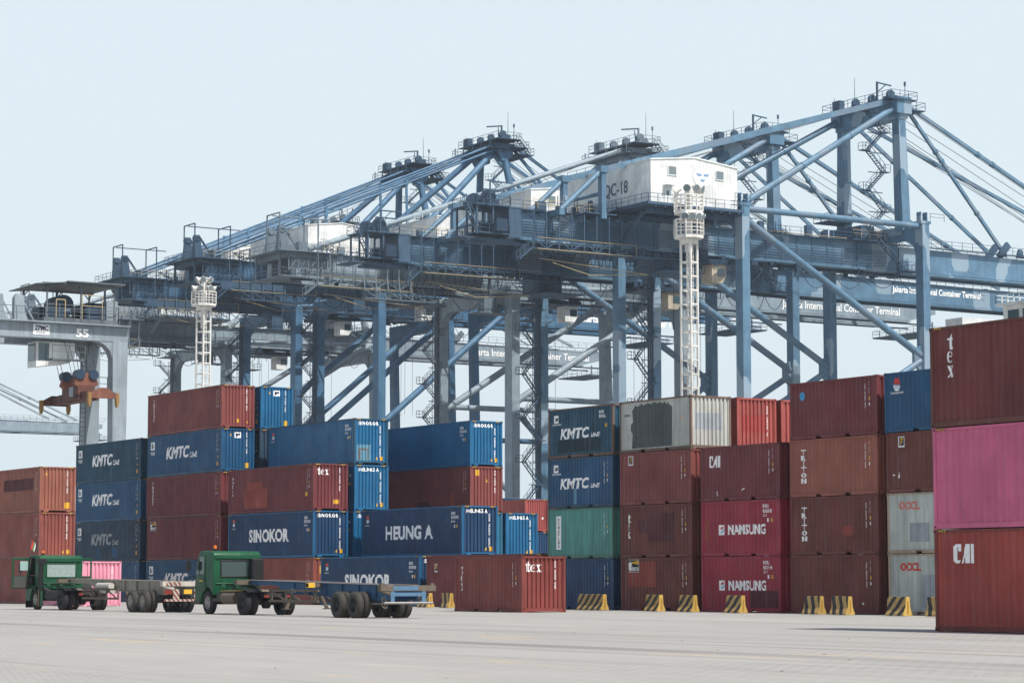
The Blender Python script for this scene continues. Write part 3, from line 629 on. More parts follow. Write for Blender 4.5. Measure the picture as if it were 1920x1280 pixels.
# ------------------------------------------------------------------ ground and water
def ground_mat():
    m = bpy.data.materials.new('concrete_pavers'); m.use_nodes = True; nt = m.node_tree; n = nt.nodes; L = nt.links
    b = n['Principled BSDF']; b.inputs['Roughness'].default_value = .85; b.inputs['Specular IOR Level'].default_value = .25
    tc = n.new('ShaderNodeTexCoord')
    def mp(sx, sy):
        q = n.new('ShaderNodeMapping'); q.inputs['Scale'].default_value = (sx, sy, 1); L.new(tc.outputs['Object'], q.inputs[0]); return q.outputs[0]
    def noise(v, sc_, d=5, r=.6):
        t = n.new('ShaderNodeTexNoise'); t.inputs['Scale'].default_value = sc_; t.inputs['Detail'].default_value = d; t.inputs['Roughness'].default_value = r; L.new(v, t.inputs['Vector']); return t.outputs['Fac']
    def rng(s_, a, c, v0, v1):
        r = n.new('ShaderNodeMapRange'); r.interpolation_type = 'SMOOTHSTEP'
        for i, x in enumerate((a, c, v0, v1)): r.inputs[i + 1].default_value = x
        L.new(s_, r.inputs[0]); return r.outputs[0]
    def mix(f, c1, c2):
        x = n.new('ShaderNodeMix'); x.data_type = 'RGBA'
        if isinstance(f, float): x.inputs[0].default_value = f
        else: L.new(f, x.inputs[0])
        for i, c in ((6, c1), (7, c2)):
            if isinstance(c, tuple): x.inputs[i].default_value = (*c, 1)
            else: L.new(c, x.inputs[i])
        return x.outputs[2]
    br = n.new('ShaderNodeTexBrick'); br.inputs['Scale'].default_value = 1.0; br.inputs['Brick Width'].default_value = .42; br.inputs['Row Height'].default_value = .21
    br.inputs['Mortar Size'].default_value = .02; br.inputs['Mortar Smooth'].default_value = .3; br.inputs['Bias'].default_value = 0
    br.inputs['Color1'].default_value = (.36, .352, .336, 1); br.inputs['Color2'].default_value = (.31, .302, .287, 1); br.inputs['Mortar'].default_value = (.17, .165, .155, 1)
    L.new(mp(1, 1), br.inputs['Vector'])
    c = mix(rng(noise(mp(.5, .2), .35, 4, .6), .35, .65, .25, .9), br.outputs['Color'], (.337, .329, .313))
    c = mix(rng(noise(mp(1, .12), .5, 6, .65), .45, .75, 0, .35), c, (.24, .235, .225))            # long grime drawn out by traffic
    c = mix(rng(noise(mp(1.4, .035), 1.1, 4, .6), .55, .72, 0, .45), c, (.20, .195, .19))        # tyre tracks
    c = mix(rng(noise(mp(.5, .09), .7, 5, .7), .56, .72, 0, .4), c, (.44, .41, .36))             # pale sandy dust
    c = mix(rng(noise(mp(1.2, .28), .42, 9, .78), .58, .63, 0, .6), c, (.47, .36, .22))            # spilled sand
    c = mix(rng(noise(mp(1.6, .45), .9, 9, .8), .66, .70, 0, .7), c, (.10, .095, .09))           # oil drips
    # worn wheel lane
    sx = n.new('ShaderNodeSeparateXYZ'); L.new(tc.outputs['Object'], sx.inputs[0])
    for u, wd, a in ((29.3, 1.0, .62), (27.6, .5, .3), (33.0, .5, .4), (34.6, .35, .3), (37.0, 1.4, .25), (41.2, .8, .3), (52.4, 1.2, .35), (24.2, .5, .2)):
        a_ = n.new('ShaderNodeMath'); a_.operation = 'SUBTRACT'; a_.inputs[1].default_value = u; L.new(sx.outputs[0], a_.inputs[0])
        ab = n.new('ShaderNodeMath'); ab.operation = 'ABSOLUTE'; L.new(a_.outputs[0], ab.inputs[0])
        nz = n.new('ShaderNodeMath'); nz.operation = 'MULTIPLY'; L.new(rng(ab.outputs[0], wd * .3, wd, a, 0), nz.inputs[0]); L.new(rng(noise(mp(.3, .06), .8, 4), .3, .6, .3, 1), nz.inputs[1])
        c = mix(nz.outputs[0], c, (.15, .14, .135))
    L.new(c, b.inputs['Base Color'])
    bp = n.new('ShaderNodeBump'); bp.inputs['Strength'].default_value = .35; bp.inputs['Distance'].default_value = .02
    h = n.new('ShaderNodeMath'); h.operation = 'ADD'; L.new(br.outputs['Fac'], h.inputs[0]); h.inputs[1].default_value = 0
    iv = n.new('ShaderNodeMath'); iv.operation = 'MULTIPLY_ADD'; iv.inputs[1].default_value = -1; L.new(br.outputs['Fac'], iv.inputs[0]); L.new(noise(mp(1, 1), 2.0, 6), iv.inputs[2])
    L.new(iv.outputs[0], bp.inputs['Height']); L.new(bp.outputs[0], b.inputs['Normal'])
    return m
def water_mat():
    m = bpy.data.materials.new('harbour_water'); m.use_nodes = True; n = m.node_tree.nodes; L = m.node_tree.links; b = n['Principled BSDF']
    b.inputs['Base Color'].default_value = (.05, .09, .10, 1); b.inputs['Roughness'].default_value = .12
    t = n.new('ShaderNodeTexNoise'); t.inputs['Scale'].default_value = .6; t.inputs['Detail'].default_value = 6
    tc = n.new('ShaderNodeTexCoord'); L.new(tc.outputs['Object'], t.inputs['Vector'])
    bp = n.new('ShaderNodeBump'); bp.inputs['Strength'].default_value = .5; L.new(t.outputs['Fac'], bp.inputs['Height']); L.new(bp.outputs[0], b.inputs['Normal'])
    return m
QUAY = 233.0
m = MB(); m.add([(-150, -60, 0), (QUAY, -60, 0), (QUAY, 1400, 0), (-150, 1400, 0)], [(0, 1, 2, 3)]); m.add([(QUAY, -60, 0), (QUAY, -60, -4), (QUAY, 1400, -4), (QUAY, 1400, 0)], [(0, 1, 2, 3)])
struct(m.build('ground', ground_mat()))
m = MB(); m.add([(QUAY, -60, -2.6), (1500, -60, -2.6), (1500, 1400, -2.6), (QUAY, 1400, -2.6)], [(0, 1, 2, 3)]); struct(m.build('water', water_mat()))

m = MB(); rl = random.Random(12)
for k in range(36):       # grit and scraps lying on the paving
    d_ = rl.uniform(26, 95); a_ = CAM_YAW + rl.uniform(-.22, .22); x, y = d_ * math.sin(a_), d_ * math.cos(a_); r_ = rl.uniform(.008, .02) * (1 + d_ / 80)
    if x > 44: continue
    m.add([(x - r_, y - r_ * .6, .002), (x + r_, y - r_ * .5, .002), (x + r_ * .7, y + r_, .002), (x - r_ * .8, y + r_ * .7, .002), (x, y, r_ * .7)], [(0, 1, 4), (1, 2, 4), (2, 3, 4), (3, 0, 4)])
lt = m.build('grit', plain('grit_dark', (104, 96, 86), .9, var=.4)); struct(lt, 'stuff')

# ------------------------------------------------------------------ quay cranes
SB1 = paint('crane_blue_grey_paint', (86, 122, 148), .4, .05, .5, patchy=.8, patchcol=(142, 160, 174))
SB1P = paint('crane_pipe_paint', (90, 124, 148), .3, .06, .45, patchy=.6, patchcol=(112, 126, 140))
SB2 = paint('crane_deep_blue_paint', (62, 104, 136), .3, .05, .5, patchy=.35, patchcol=(84, 122, 148))
SB3 = paint('crane_pale_grey_paint', (136, 152, 162), .35, .06, .5, patchy=.4, patchcol=(122, 138, 150))
PL1 = paint('walkway_blue_grey_paint', (56, 84, 108), .3, .1, .6)
PL2 = paint('walkway_deep_blue_paint', (44, 74, 98), .3, .08, .6)
PL3 = paint('walkway_pale_grey_paint', (100, 116, 128), .3, .1, .6)
HW = paint('house_white_cladding', (226, 228, 226), .18, .02, .5)
YR = plain('yellow_rail_paint', (178, 158, 118), .6)
CABLE = plain('cable_black', (46, 52, 60), .7)
MACH = plain('machine_dark_steel', (44, 64, 84), .5, .3)
GLS = glass('cab_glass', (60, 84, 92), .1)
WINM = plain('window_grey', (112, 126, 130), .3)
LOGOB = plain('logo_blue', (120, 150, 188), .6)
CREAM = paint('cream_cab_paint', (176, 166, 148), .4, .1, .6)
def flat(shape, org, ux, uz, nrm, name, mat, parent, off=.02):
    """flat artwork on a plane: org + x*ux + y*uz, lifted off by nrm"""
    vs, fs = shape; o = Vector(org) + Vector(nrm) * off; ux = Vector(ux); uz = Vector(uz)
    m_ = MB(); m_.add([o + ux * v[0] + uz * v[1] for v in vs], fs); return m_.build(name, mat, parent)
def crane(kind, V0, V1, label, sign=None, number=None):
    mid = (V0 + V1) / 2; h = (V1 - V0) / 2; G = 31.5
    t = thing('container_crane', label, 'container crane', (196, mid, 0), 0, 'quay cranes in a row along the wharf')
    SM, SP, PM = {1: (SB1, SB1P, PL1), 2: (SB2, SB2, PL2), 3: (SB3, SB3, PL3)}[kind]
    rnd = random.Random(kind * 100 + int(V0))
    zt = {1: 51.2, 2: 50.0, 3: 46.2}[kind]          # top of the legs
    g0, g1 = {1: (45.6, 49.1), 2: (50.4, 53.8), 3: (46.4, 49.7)}[kind]   # girder
    za = {1: 69.0, 2: 78.8, 3: 71.6}[kind]          # apex
    lw, ld = {1: (1.25, 1.55), 2: (1.4, 2.0), 3: (1.4, 2.1)}[kind]
    # legs
    for y in (-h, h):
        for u, du in ((0, 0), (G, 0 if kind == 1 else 1.0)):
            m = MB()
            s_ = 1.0 if u == 0 else (1.0 if kind == 1 else .8)
            m.beam((u + (du if u else 0), y, 2.2), (u, y, zt), ld * (1.25 if kind == 3 and u else 1), lw * (1.35 if kind == 3 and u else 1.0), up=(1, 0, 0), w2=ld * s_, h2=lw * s_)
            if kind == 1: m.box(u - .9, u + .9, y - .85, y + .85, zt - .1, zt + .3); m.beam((u + .55, y, zt), (u + .55, y, zt + 1.6), .9, .14, up=(1, 0, 0)); m.beam((u - .55, y, zt), (u - .55, y, zt + 1.6), .9, .14, up=(1, 0, 0))
            if kind == 3: m.box(u - 1.2, u + 1.2, y - 1.5, y + 1.5, zt - .6, zt)
            lg = m.build('leg', SM, t)
            if kind == 3 and u == 0:
                m = MB(); m.deck(u - 2.6, u + 2.6, y - 2.6, y + 2.6, zt - 1.1); m.build('leg_platform', PM, lg)
    # sill beams with wheel bogies
    for u in (0, G):
        m = MB(); uu = u + (1.0 if kind > 1 and u else 0)
        m.box(uu - .8, uu + .8, -h - .4, h + .4, 3.4, 5.0)
        for y in (-h, h):
            for k in (-2.4, -.9, .9, 2.4): m.cyl((uu - .2, y + k, .4), (uu + .2, y + k, .4), .38, 10)
            m.box(uu - .35, uu + .35, y - 3.2, y + 3.2, .5, 1.5); m.box(uu - .3, uu + .3, y - .5, y + .5, 1.5, 3.4)
        m.build('sill_beam', SM, t)
    # portal beams across the legs, with haunches
    for u in (0, G):
        m = MB(); z1 = zt if kind != 1 else 51.2; z0 = z1 - (2.0 if kind == 1 else 2.2)
        m.box(u - .62, u + .62, -h + ld / 2, h - ld / 2, z0, z1 - .02)
        for sgn in (-1, 1):
            ye = sgn * (h - ld / 2); prof = [(ye, z0), (ye - sgn * 2.6, z0)] + [(ye - sgn * 2.6 * (1 - math.sin(R(a))), z0 - 2.6 * (1 - math.cos(R(a)))) for a in (20, 40, 60, 80, 90)]
            if sgn > 0: prof = prof[::-1]
            m.prism(prof, 'x', u - .6, u + .6)
        m.build('portal_beam', SM, t)
    # pipes in each side frame
    for y in (-h, h):
        m = MB()
        if kind == 1:
            m.cyl((.5, y, zt - .4), (G - .5, y, zt - .4), .42, 14); tie = m.build('tie_pipe', SP, t)
            m = MB(); m.cyl((.6, y, zt - 1.9), (G - .7, y, 32.7), .5, 14); m.cyl((G - .7, y, 31.9), (.6, y, 14.5), .46, 14)
            m.prism([(G - .6, 34.2), (G - .6, 30.2), (G - 2.0, 31.4), (G - 2.0, 33.3)], 'y', y - .25, y + .25)
            m.build('brace_pipe', SP, t)
        else:
            m.cyl((.6, y, 28.6 if kind == 3 else 27.6), (G - .7, y, zt + (1.0 if kind == 3 else 2.5)), .55, 14)
            m.build('brace_pipe', SP, t)
            m = MB(); m.cyl((.5, y, 29.2 if kind == 3 else 25.5), (G + .1, y, 29.2 if kind == 3 else 25.5), .45, 14); m.build('tie_pipe', SP, t)
            m = MB(); m.cyl((.6, y, 27.2), (G * .5, y, 13), .45, 12); m.build('brace_pipe', SP, t)
            m = MB(); m.cyl((0, y, zt + .1), (G, y, zt + .1 + (3.5 if kind == 2 else .9)), .35, 12); m.build('tie_pipe', SP, t)
    # girder: twin boxes, from the back reach to the boom hinge
    ub, gw, gy = {1: -31.8, 2: -28.4, 3: -34.0}[kind], 1.5, {1: 1.3, 2: 3.9, 3: 3.9}[kind]; ty = max(gy, 3.2)
    wk = .7 if kind == 1 else .5
    for sgn in (-1, 1):
        m = MB(); y0, y1 = sgn * gy - gw / 2, sgn * gy + gw / 2
        m.box(ub, G + 2.6, y0, y1, g0, g1); m.box(ub, G + 2.6, y0 - .16, y1 + .16, g1, g1 + .12); m.box(ub, G + 2.6, y0 - .3, y1 + .3, g0 - .25, g0 - .001)
        for k in range(24):
            x = ub + 1.5 + k * 2.7; m.box(x, x + .1, y0 - .12 if sgn < 0 else y1, y0 if sgn < 0 else y1 + .12, g0 + .1, g1 - .05)
        gd = m.build('girder', SM, t)
        m = MB(); m.box(ub, G + 60, sgn * gy - .1 - sgn * .75, sgn * gy + .1 - sgn * .75, g0 - .5, g0 - .26); m.build('trolley_rail', MACH, t)
    # side walkway and cable trays on the near girder
    m = MB(); y0 = -gy - gw / 2
    if kind == 1:
        for k in range(7): m.box(ub + 1, G, y0 - .45 - .02 * k, y0 - .38 - .02 * k, g1 - 1.1 - .34 * k, g1 - 1.0 - .34 * k)
    else:
        for k in range(3): m.box(ub + 1, G, y0 - .35, y0 - .27, g0 + .5 + .3 * k, g0 + .6 + .3 * k)
    m.build('cable_tray', PM, t)
    m = MB()
    for sgn in (-1, 1):
        yy = sgn * (gy + gw / 2); ya, yb = (yy - wk, yy) if sgn < 0 else (yy, yy + wk)
        m.box(ub, G + 60, ya, yb, g1 + .13, g1 + .2); m.rail([(ub, ya if sgn < 0 else yb, g1 + .2), (G + 62, ya if sgn < 0 else yb, g1 + .2)], sp=2.0)
    m.build('top_walkway', PM, t)
    # hanging inspection gallery beside the back-reach girder
    m = MB(); ya, yb = y0 - 2.5, y0 - .4; za_, zb_ = g0 - 1.5, g1 - .2
    for k in range(9):
        x = ub + 2.5 + k * 1.95
        m.beam((x, ya, za_), (x, ya, zb_), .12); m.beam((x, ya, za_), (x, yb, za_), .12); m.beam((x, ya, zb_), (x, yb + .3, zb_ + .1), .12)
        m.beam((x, ya, zb_ - 1.0), (x, yb, zb_), .1)
        if k < 8: m.beam((x, ya, za_ + (0 if k % 2 else 1.2)), (x + 1.95, ya, za_ + (1.2 if k % 2 else 0)), .11)
    m.box(ub + 2.3, ub + 18.3, ya, yb, za_ - .08, za_); m.rail([(ub + 2.3, ya, za_), (ub + 18.3, ya, za_)], 1.2, .04, 1.3)
    m.stair((ub + .4, ya, za_ - 1.6), (ub + 2.3, ya, za_), (0, 1, 0)); m.build('inspection_gallery', PM, t)
    m = MB()
    m.tube([(ub + 3, ya - .1, za_ - .1), (ub + 18.5, ya - .1, za_ - .1)], .045); m.tube([(ub + 3, ya - .1, za_ + 1.35), (ub + 18.5, ya - .1, za_ + 1.35), (ub + 18.5, ya - .1, za_ - .1)], .035)
    m.tube([(ub + 6, ya + 1, za_ - 1.6), (ub + 12, ya + 1, za_ - 2.9), (ub + 21, ya + 1, za_ - 2.2), (ub + 4, ya + 1, za_ - 1.2)], .04); m.build('yellow_rail', YR, t)
    # stiffened platform and machinery at the tail end
    m = MB()
    if kind == 1:
        m.box(ub - .1, ub + 1.8, -gy - 1.4, gy + 1.4, g0 - .1, g1 + .3); m.deck(ub - 5.2, ub, -gy - 1.6, gy + 1.6, g1 + .4); m.deck(ub - 4.6, ub, -gy - 1.4, gy + 1.4, g0 + .3)
        m.box(ub - 4.6, ub - .2, -gy + .4, gy - .4, g0 - .9, g0 - .5)
        for y in (-gy - 1.2, 0, gy + 1.2):
            for x in (ub - 4.8, ub - 2.4): m.beam((x, y, g0), (x, y, g1 + .4), .22)
        m.stair((ub - 6.4, -gy - 1.2, g1 + .6), (ub - 4.4, -gy - 1.2, g0 + .4), (0, 1, 0)); m.deck(ub - 7.2, ub - 5.2, -gy - 1, gy + 1, g0 - .4, 'W')
        m.prism([(ub - 5.4, g0 - .4), (ub + 1, g0 - .3), (ub + 3.6, g0 - .9), (ub - .5, g0 - .9)], 'y', -gy - .6, -gy + .6)
    else:
        m.deck(ub - 3.2, ub + 5.5, -gy - 2.2, gy + 2.2, g1 + .25); m.deck(ub - 2.4, ub + 1.5, -gy - 1.2, gy + 1.2, g0 - .1)
        m.box(ub - 1.6, ub + 5, -gy - 1.4, gy + 1.4, g1 - .7, g1 + .1)
        for k_ in range(5): m.beam((ub - 1.4 + k_ * 1.6, -gy - 1.4, g0 + .6), (ub - 1.4 + k_ * 1.6, -gy - 1.4, g1), .14); m.beam((ub - 1.4 + k_ * 1.6, -gy - 1.4, g0 + .6), (ub + .2 + k_ * 1.6, -gy - 1.4, g1 - .6), .1)
        for y in (-gy, gy):
            for x in (ub - 2.2, ub + 1): m.beam((x, y, g0), (x, y, g1 + .2), .3)
        m.stair((ub + 4, -gy - 2.1, g1 + 1.4), (ub + 6.5, -gy - 2.1, g1 + .2), (0, 1, 0))
        m.box(ub + 1, ub + 30, -gy - 3.3, -gy - 2.9, g0 - 1.3, g0 - .2) if kind == 2 else None
    m.build('tail_platform', PM, t)
    m = MB()
    for y in (-2.6, 1.0):
        if kind == 1:
            m.cyl((ub - 3, y, g1 + 1.3), (ub - 3, y + .5, g1 + 1.3), 1.05, 14); m.box(ub - 4.2, ub - 1.8, y - .3, y + .9, g1 + .4, g1 + 1.1)
            m.box(ub - 2.6, ub - 1.0, y - 1.2, y - .4, g0 + .4, g0 + 2.0)
        else:
            m.prism([(ub - 1.9, g1 + .3), (ub + .6, g1 + .3), (ub - .3, g1 + 1.8), (ub - .7, g1 + 4.3), (ub - 1.6, g1 + 4.3)], 'y', y, y + .8)
            m.beam((ub - .6, y + .4, g1 + 4.0), (ub + 2.2, y + .4, g1 + .3), .28); m.cyl((ub - 1.2, y - .15, g1 + 3.8), (ub - 1.2, y + .95, g1 + 3.8), .5, 12)
            m.box(ub + 1, ub + 2.5, y - 1.2, y - .2, g1 + .3, g1 + 1.9)
    m.build('rope_sheave', PM if kind > 1 else MACH, t)
    m = MB()
    for (x, y, zz, wd) in (((ub - 3.5, -3.6, 3.2, 3.4), (ub - 1.0, 2.2, 3.2, 3.4)) if kind == 1 else ((ub - 2.2, -3.8, 6.0, 4.2), (ub + 4.2, -3.8, 6.0, 4.6), (ub + 8.2, -3.0, 2.6, 4.0))):
        m.tube([(x, y, g1), (x, y, g1 + zz), (x + (0 if kind > 1 else wd), y + (wd if kind > 1 else 0), g1 + zz)] + ([(x, y + wd, g1)] if kind > 1 else []), .11)
        if kind == 1: m.beam((x, y, g1 + zz - 1.6), (x + 1.8, y, g1 + zz), .1)
    if kind > 1: m.tube([(ub - 3.4, -3.8, g1 + 5.4), (ub + 6, -3.8, g1 + 5.4)], .09)
    m.build('service_frame', PM, t)
    # machinery house
    hu0, hu1 = {1: (-15.0, -1.0), 2: (-13.6, -.9), 3: (-13.4, -1.6)}[kind]; hz0 = {1: 50.3, 2: 54.7, 3: 50.6}[kind]; hz1 = hz0 + {1: 5.7, 2: 5.2, 3: 5.4}[kind]
    hy0, hy1 = -h - .2, h - .6
    hr = hz1 + .75; um = (hu0 + hu1) / 2
    m = MB(); m.prism([(hu0, hz0), (hu1, hz0), (hu1, hz1), (um, hr), (hu0, hz1)], 'y', hy0, hy1)
    n_ = int((hu1 - hu0) / .5)
    for k in range(n_ + 1):
        x = hu0 + (hu1 - hu0) * k / n_; zz = hz1 + .75 * (1 - abs(x - um) / (um - hu0)); m.box(x - .035, x + .035, hy0 - .03, hy0 - .001, hz0 + .02, zz - .03)
    n_ = int((hy1 - hy0) / .6)
    for k in range(n_ + 1):
        y = hy0 + (hy1 - hy0) * k / n_; m.box(hu0 - .03, hu0 - .001, y - .035, y + .035, hz0 + .02, hz1 - .05)
    hs = m.build('machinery_house', HW, t)
    m = MB(); m.prism([(hu0 - .15, hz1 - .03), (um, hr + .0), (hu1 + .15, hz1 - .03), (hu1 + .15, hz1 + .12), (um, hr + .18), (hu0 - .15, hz1 + .12)], 'y', hy0 - .12, hy1 + .12); m.build('house_roof', HW, hs)
    m = MB(); m.rail([(hu0 + .2, hy0 + .2, hz1 + .1), (hu0 + .2, hy1, hz1 + .1)], 1.0, .03, 2.2, False); m.rail([(hu1 - .2, hy0 + .2, hz1 + .1), (hu1 - .2, hy1, hz1 + .1)], 1.0, .03, 2.2, False); m.build('roof_rail', HW if kind == 3 else PM, hs)
    for x in ((-3.9, -11.6) if kind == 1 else (-4.5,)):
        m = MB(); m.box(x - .62, x + .62, hy0 - .08, hy0 - .05, hz1 - 1.75, hz1 - .65); fr = m.build('window', WINM, hs)
        m = MB()
        for a, b_, c_, d_ in ((-.72, .72, -1.85, -1.74), (-.72, .72, -.66, -.55), (-.72, -.61, -1.74, -.66), (.61, .72, -1.74, -.66)): m.box(x + a, x + b_, hy0 - .11, hy0 - .035, hz1 + c_, hz1 + d_)
        m.build('window_frame', HW, fr)
    m = MB(); m.box(hu0 + 2.2, hu0 + 3.1, hy0 - .07, hy0 - .035, hz0 + .1, hz0 + 2.1); dd = m.build('house_door', HW, hs)
    m = MB(); m.box(hu0 + 2.45, hu0 + 2.85, hy0 - .09, hy0 - .071, hz0 + 1.2, hz0 + 1.8); m.build('door_window', GLS, dd)
    m = MB(); m.box(hu0 + 1.9, hu0 + 3.4, hy0 - .9, hy0 - .035, hz0 + 2.45, hz0 + 2.53); m.build('door_hood', HW, hs)
    m = MB(); m.box(hu0 - .035 - .04, hu0 - .035, -h + 13.5, -h + 14.4, hz0 + .1, hz0 + 2.1); m.build('house_door', PM, hs)
    m = MB(); m.box(hu0 - 1.3, hu1 + .3, hy0 - 1.2, hy1 + .2, hz0 - .35, hz0 - .003)
    for k in range(10):
        x = hu0 + k * 1.5; m.beam((x, hy0 - 1.1, hz0 - .45), (x, hy1, hz0 - .45), .2, .35)
    for y in (-h + 1, -3, 3, h - 1): m.beam((hu0, y, hz0 - .8), (hu1, y, hz0 - .8), .35, .7)
    for y in (-h + 3, 4): m.beam((hu0 + 1, y, hz0 - .5), (hu0 + 1, y + (5 if y < 0 else -1), g0 + .5), .5, .5)
    m.build('house_floor', PM if kind != 3 else SM, t)
    m = MB(); m.rail([(hu0 - 1.2, hy1, hz0), (hu0 - 1.2, hy0 - 1.1, hz0), (hu1 + .2, hy0 - 1.1, hz0)], 1.1, .035, 1.5); m.build('house_rail', PM, t)
    m = MB(); m.stair((hu0 - 3.6, hy0 + 6, g1 + .2), (hu0 - 1.3, hy0 + 6, hz0), (0, 1, 0)); m.deck(hu0 - 6, hu0 - 1.3, -gy - 3.4, -gy - .5, g1 + .25, 'SWE'); m.build('access_stair', PM, t)
    if kind == 1:
        lg = MB(); cx, cz = -6.7, hz1 - 1.7
        for s_ in (disc(0, 0, 1.55, 1.3),): flat(s_, (cx, hy0 - .04, cz), (1, 0, 0), (0, 0, 1), (0, -1, 0), 'logo', plain('logo_pale', (212, 218, 222), .6), hs, .01)
        flat(join(poly((-1.1, .5), (-.15, .45), (-.2, .2), (-.7, .15)), poly((.15, .45), (1.1, .5), (.8, .15), (.2, .2)), poly((-.4, -.25), (.4, -.25), (.25, -.55), (-.25, -.55))), (cx, hy0 - .04, cz), (1, 0, 0), (0, 0, 1), (0, -1, 0), 'logo', LOGOB, hs, .03)
    if number:
        flat(fit_text(number, 5.6, 2.0, bold=.01), (hu0 - .04, -h + 10.6, hz0 + 1.7), (0, -1, 0), (0, 0, 1), (-1, 0, 0), 'lettering', plain('lettering_slate', (62, 82, 106), .6), hs, .03)
    # A-frame at the waterside legs
    if kind == 1:
        for sgn in (-1, 1):
            m = MB(); m.beam((G - .2, sgn * 6.4, g1 + 1.5), (G - .4, sgn * 6.0, za - .4), 1.7, 1.5, up=(1, 0, 0), w2=1.45, h2=1.2); m.build('a_frame_leg', SM, t)
            m = MB(); m.cyl((G - 1.4, sgn * 6.2, za - .9), (.4, sgn * (h - .1), zt + .4), .45, 14)
            for f in (.3, .62): 
                p = Vector((G - 1.4, sgn * 6.2, za - .9)).lerp(Vector((.4, sgn * (h - .1), zt + .4)), f); q = Vector((G - 1.4, sgn * 6.2, za - .9)).lerp(Vector((.4, sgn * (h - .1), zt + .4)), f + .008); m.cyl(p, q, .53, 14)
            m.build('back_stay', SP, t)
            m = MB(); m.beam((G - 1.4, sgn * 5.6, za + .3), (-18.7, sgn * 4.6, g1 + 6.0), .55, .8); m.build('tail_tie', SP, t)
            m = MB(); m.beam((-18.7, sgn * 4.6, g1 + .2), (-18.7, sgn * 4.6, g1 + 6.2), .7, .9); m.box(-19.3, -18.1, sgn * 4.6 - .6, sgn * 4.6 + .6, g1 + 5.6, g1 + 6.5); m.build('tail_post', SM, t)
            m = MB(); m.cyl((-18.9, sgn * 4.6, g1 + 5.8), (-25.2, sgn * 4.6, g1 + .2), .38, 12); m.build('tail_strut', SP, t)
        m = MB(); m.box(-19.1, -18.3, -5.1, 5.1, g1 - .5, g1 + .25); m.build('outrigger', SM, t)
        m = MB(); m.box(-25.7, -24.9, -5.1, 5.1, g1 - .5, g1 + .25); m.build('outrigger', SM, t)
        m = MB(); m.cyl((-18.7, -4.6, g1 + 2.9), (-18.7, 4.6, g1 + 2.9), .25, 10); m.build('tail_brace', SP, t)
        m = MB(); m.box(G - 1.2, G + .6, -6.9, 6.9, za - 2.4, za + .1); m.box(G - 1.7, G + 1.0, -7.3, -5.4, za - 1.7, za + .7); m.box(G - 1.7, G + 1.0, 5.4, 7.3, za - 1.7, za + .7); m.build('apex_beam', SM, t)
    else:
        for sgn in (-1, 1):
            m = MB(); m.cyl((G - .2, sgn * (h - 1.5), zt + 1.5), (G - 2.8, sgn * 3.6, za - .6), .75, 16, .62); m.build('a_frame_leg', SP, t)
            m = MB(); m.cyl((G - 4.2, sgn * 3.3, za - 1.4), (.3, sgn * (h - .3), zt + 2.6), .55 if kind == 2 else .6, 16); m.build('back_stay', SP, t)
            m = MB()
            if kind == 2:
                for dz in (0, -.95):
                    m.cyl((G - 5, sgn * 4.3, za - .6 + dz), (ub + .8, sgn * 5.3, g1 + 1.2 + dz * .6), .2, 10)
                for f in (.33, .62):
                    p = Vector((G - 5, sgn * 4.3, za - 1.1)).lerp(Vector((ub + .8, sgn * 5.3, g1 + .9)), f); m.beam(p + Vector((0, 0, .7)), p - Vector((0, 0, .8)), .5)
                    m.beam(p - Vector((0, 0, .8)), (p.x + .3, p.y, hr if f < .5 else g1), .34, .34)
            else:
                m.cyl((G - 5, sgn * 2.6, za - .4), (ub + 3.2, sgn * 2.6, g1 + 1.0), .42 if sgn < 0 else .3, 14)
            m.build('tail_tie', SP, t)
        m = MB(); m.box(G - 4.8, G - 1.6, -4.4, 4.4, za - 1.9, za - .2); m.prism([(G - 5.2, za - .4), (G - 1.0, za - .2), (G - 1.4, za - 2.6), (G - 3.4, za - 3.4)], 'y', -4.8, -2.8); m.prism([(G - 5.2, za - .4), (G - 1.0, za - .2), (G - 1.4, za - 2.6), (G - 3.4, za - 3.4)], 'y', 2.8, 4.8); m.build('apex_beam', SM, t)
    # apex platform with sheaves, davit, masts
    au = G - .6 if kind == 1 else G - 3.2
    m = MB(); yy = 7.6 if kind == 1 else 6.8
    m.deck(au - 2.4, au + 2.4, -yy, yy, za + .35); m.deck(au + 1.2, au + 4.4, -yy + .6, -yy + 4.6, za - .9)
    if kind > 1:
        m.deck(au - 3.2, au + 2.8, -5.6, 7.6, za - 1.2); m.deck(au + 2.4, au + 5.6, -6, 2, za - 2.0)
        m.stair((au + 2.2, -6.4, za + .3), (au + 4.6, -6.4, za - 2.0), (0, 1, 0))
        for y in (-5, -2, 1, 4, 7): m.beam((au - 3, y, za - 1.2), (au - 3, y, za + .3), .14)
    m.build('apex_platform', PM, t)
    m = MB()
    for y in (-5.2, -1.2, 2.4):
        m.cyl((au - .3, y, za + 1.3), (au - .3, y + .4, za + 1.3), .68, 16); m.box(au - .7, au + .4, y - .2, y + .8, za + .35, za + 1.1)
    m.box(au + .7, au + 1.9, -4, -2.2, za + .35, za + 1.6); m.box(au - 1.9, au - .9, 4.4, 6.0, za + .35, za + 1.9); m.build('rope_sheave', PM, t)
    m = MB(); y = -2.0 if kind == 1 else -4.4
    m.beam((au - .2, y, za + .3), (au - .2, y, za + (3.7 if kind == 1 else 3.0)), .24)
    if kind == 1: m.beam((au - .2, y, za + 3.6), (au + 2.2, y - .3, za + 3.3), .18); m.beam((au - .2, y, za + 2.2), (au + 1.2, y - .2, za + 3.3), .13)
    else: m.beam((au - .2, y, za + 2.9), (au - 1.2, y + 3.4, za + 3.2), .2); m.beam((au - .3, y + .6, za + .3), (au - .3, y + 1.0, za + 2.8), .12)
    m.build('davit', PM, t)
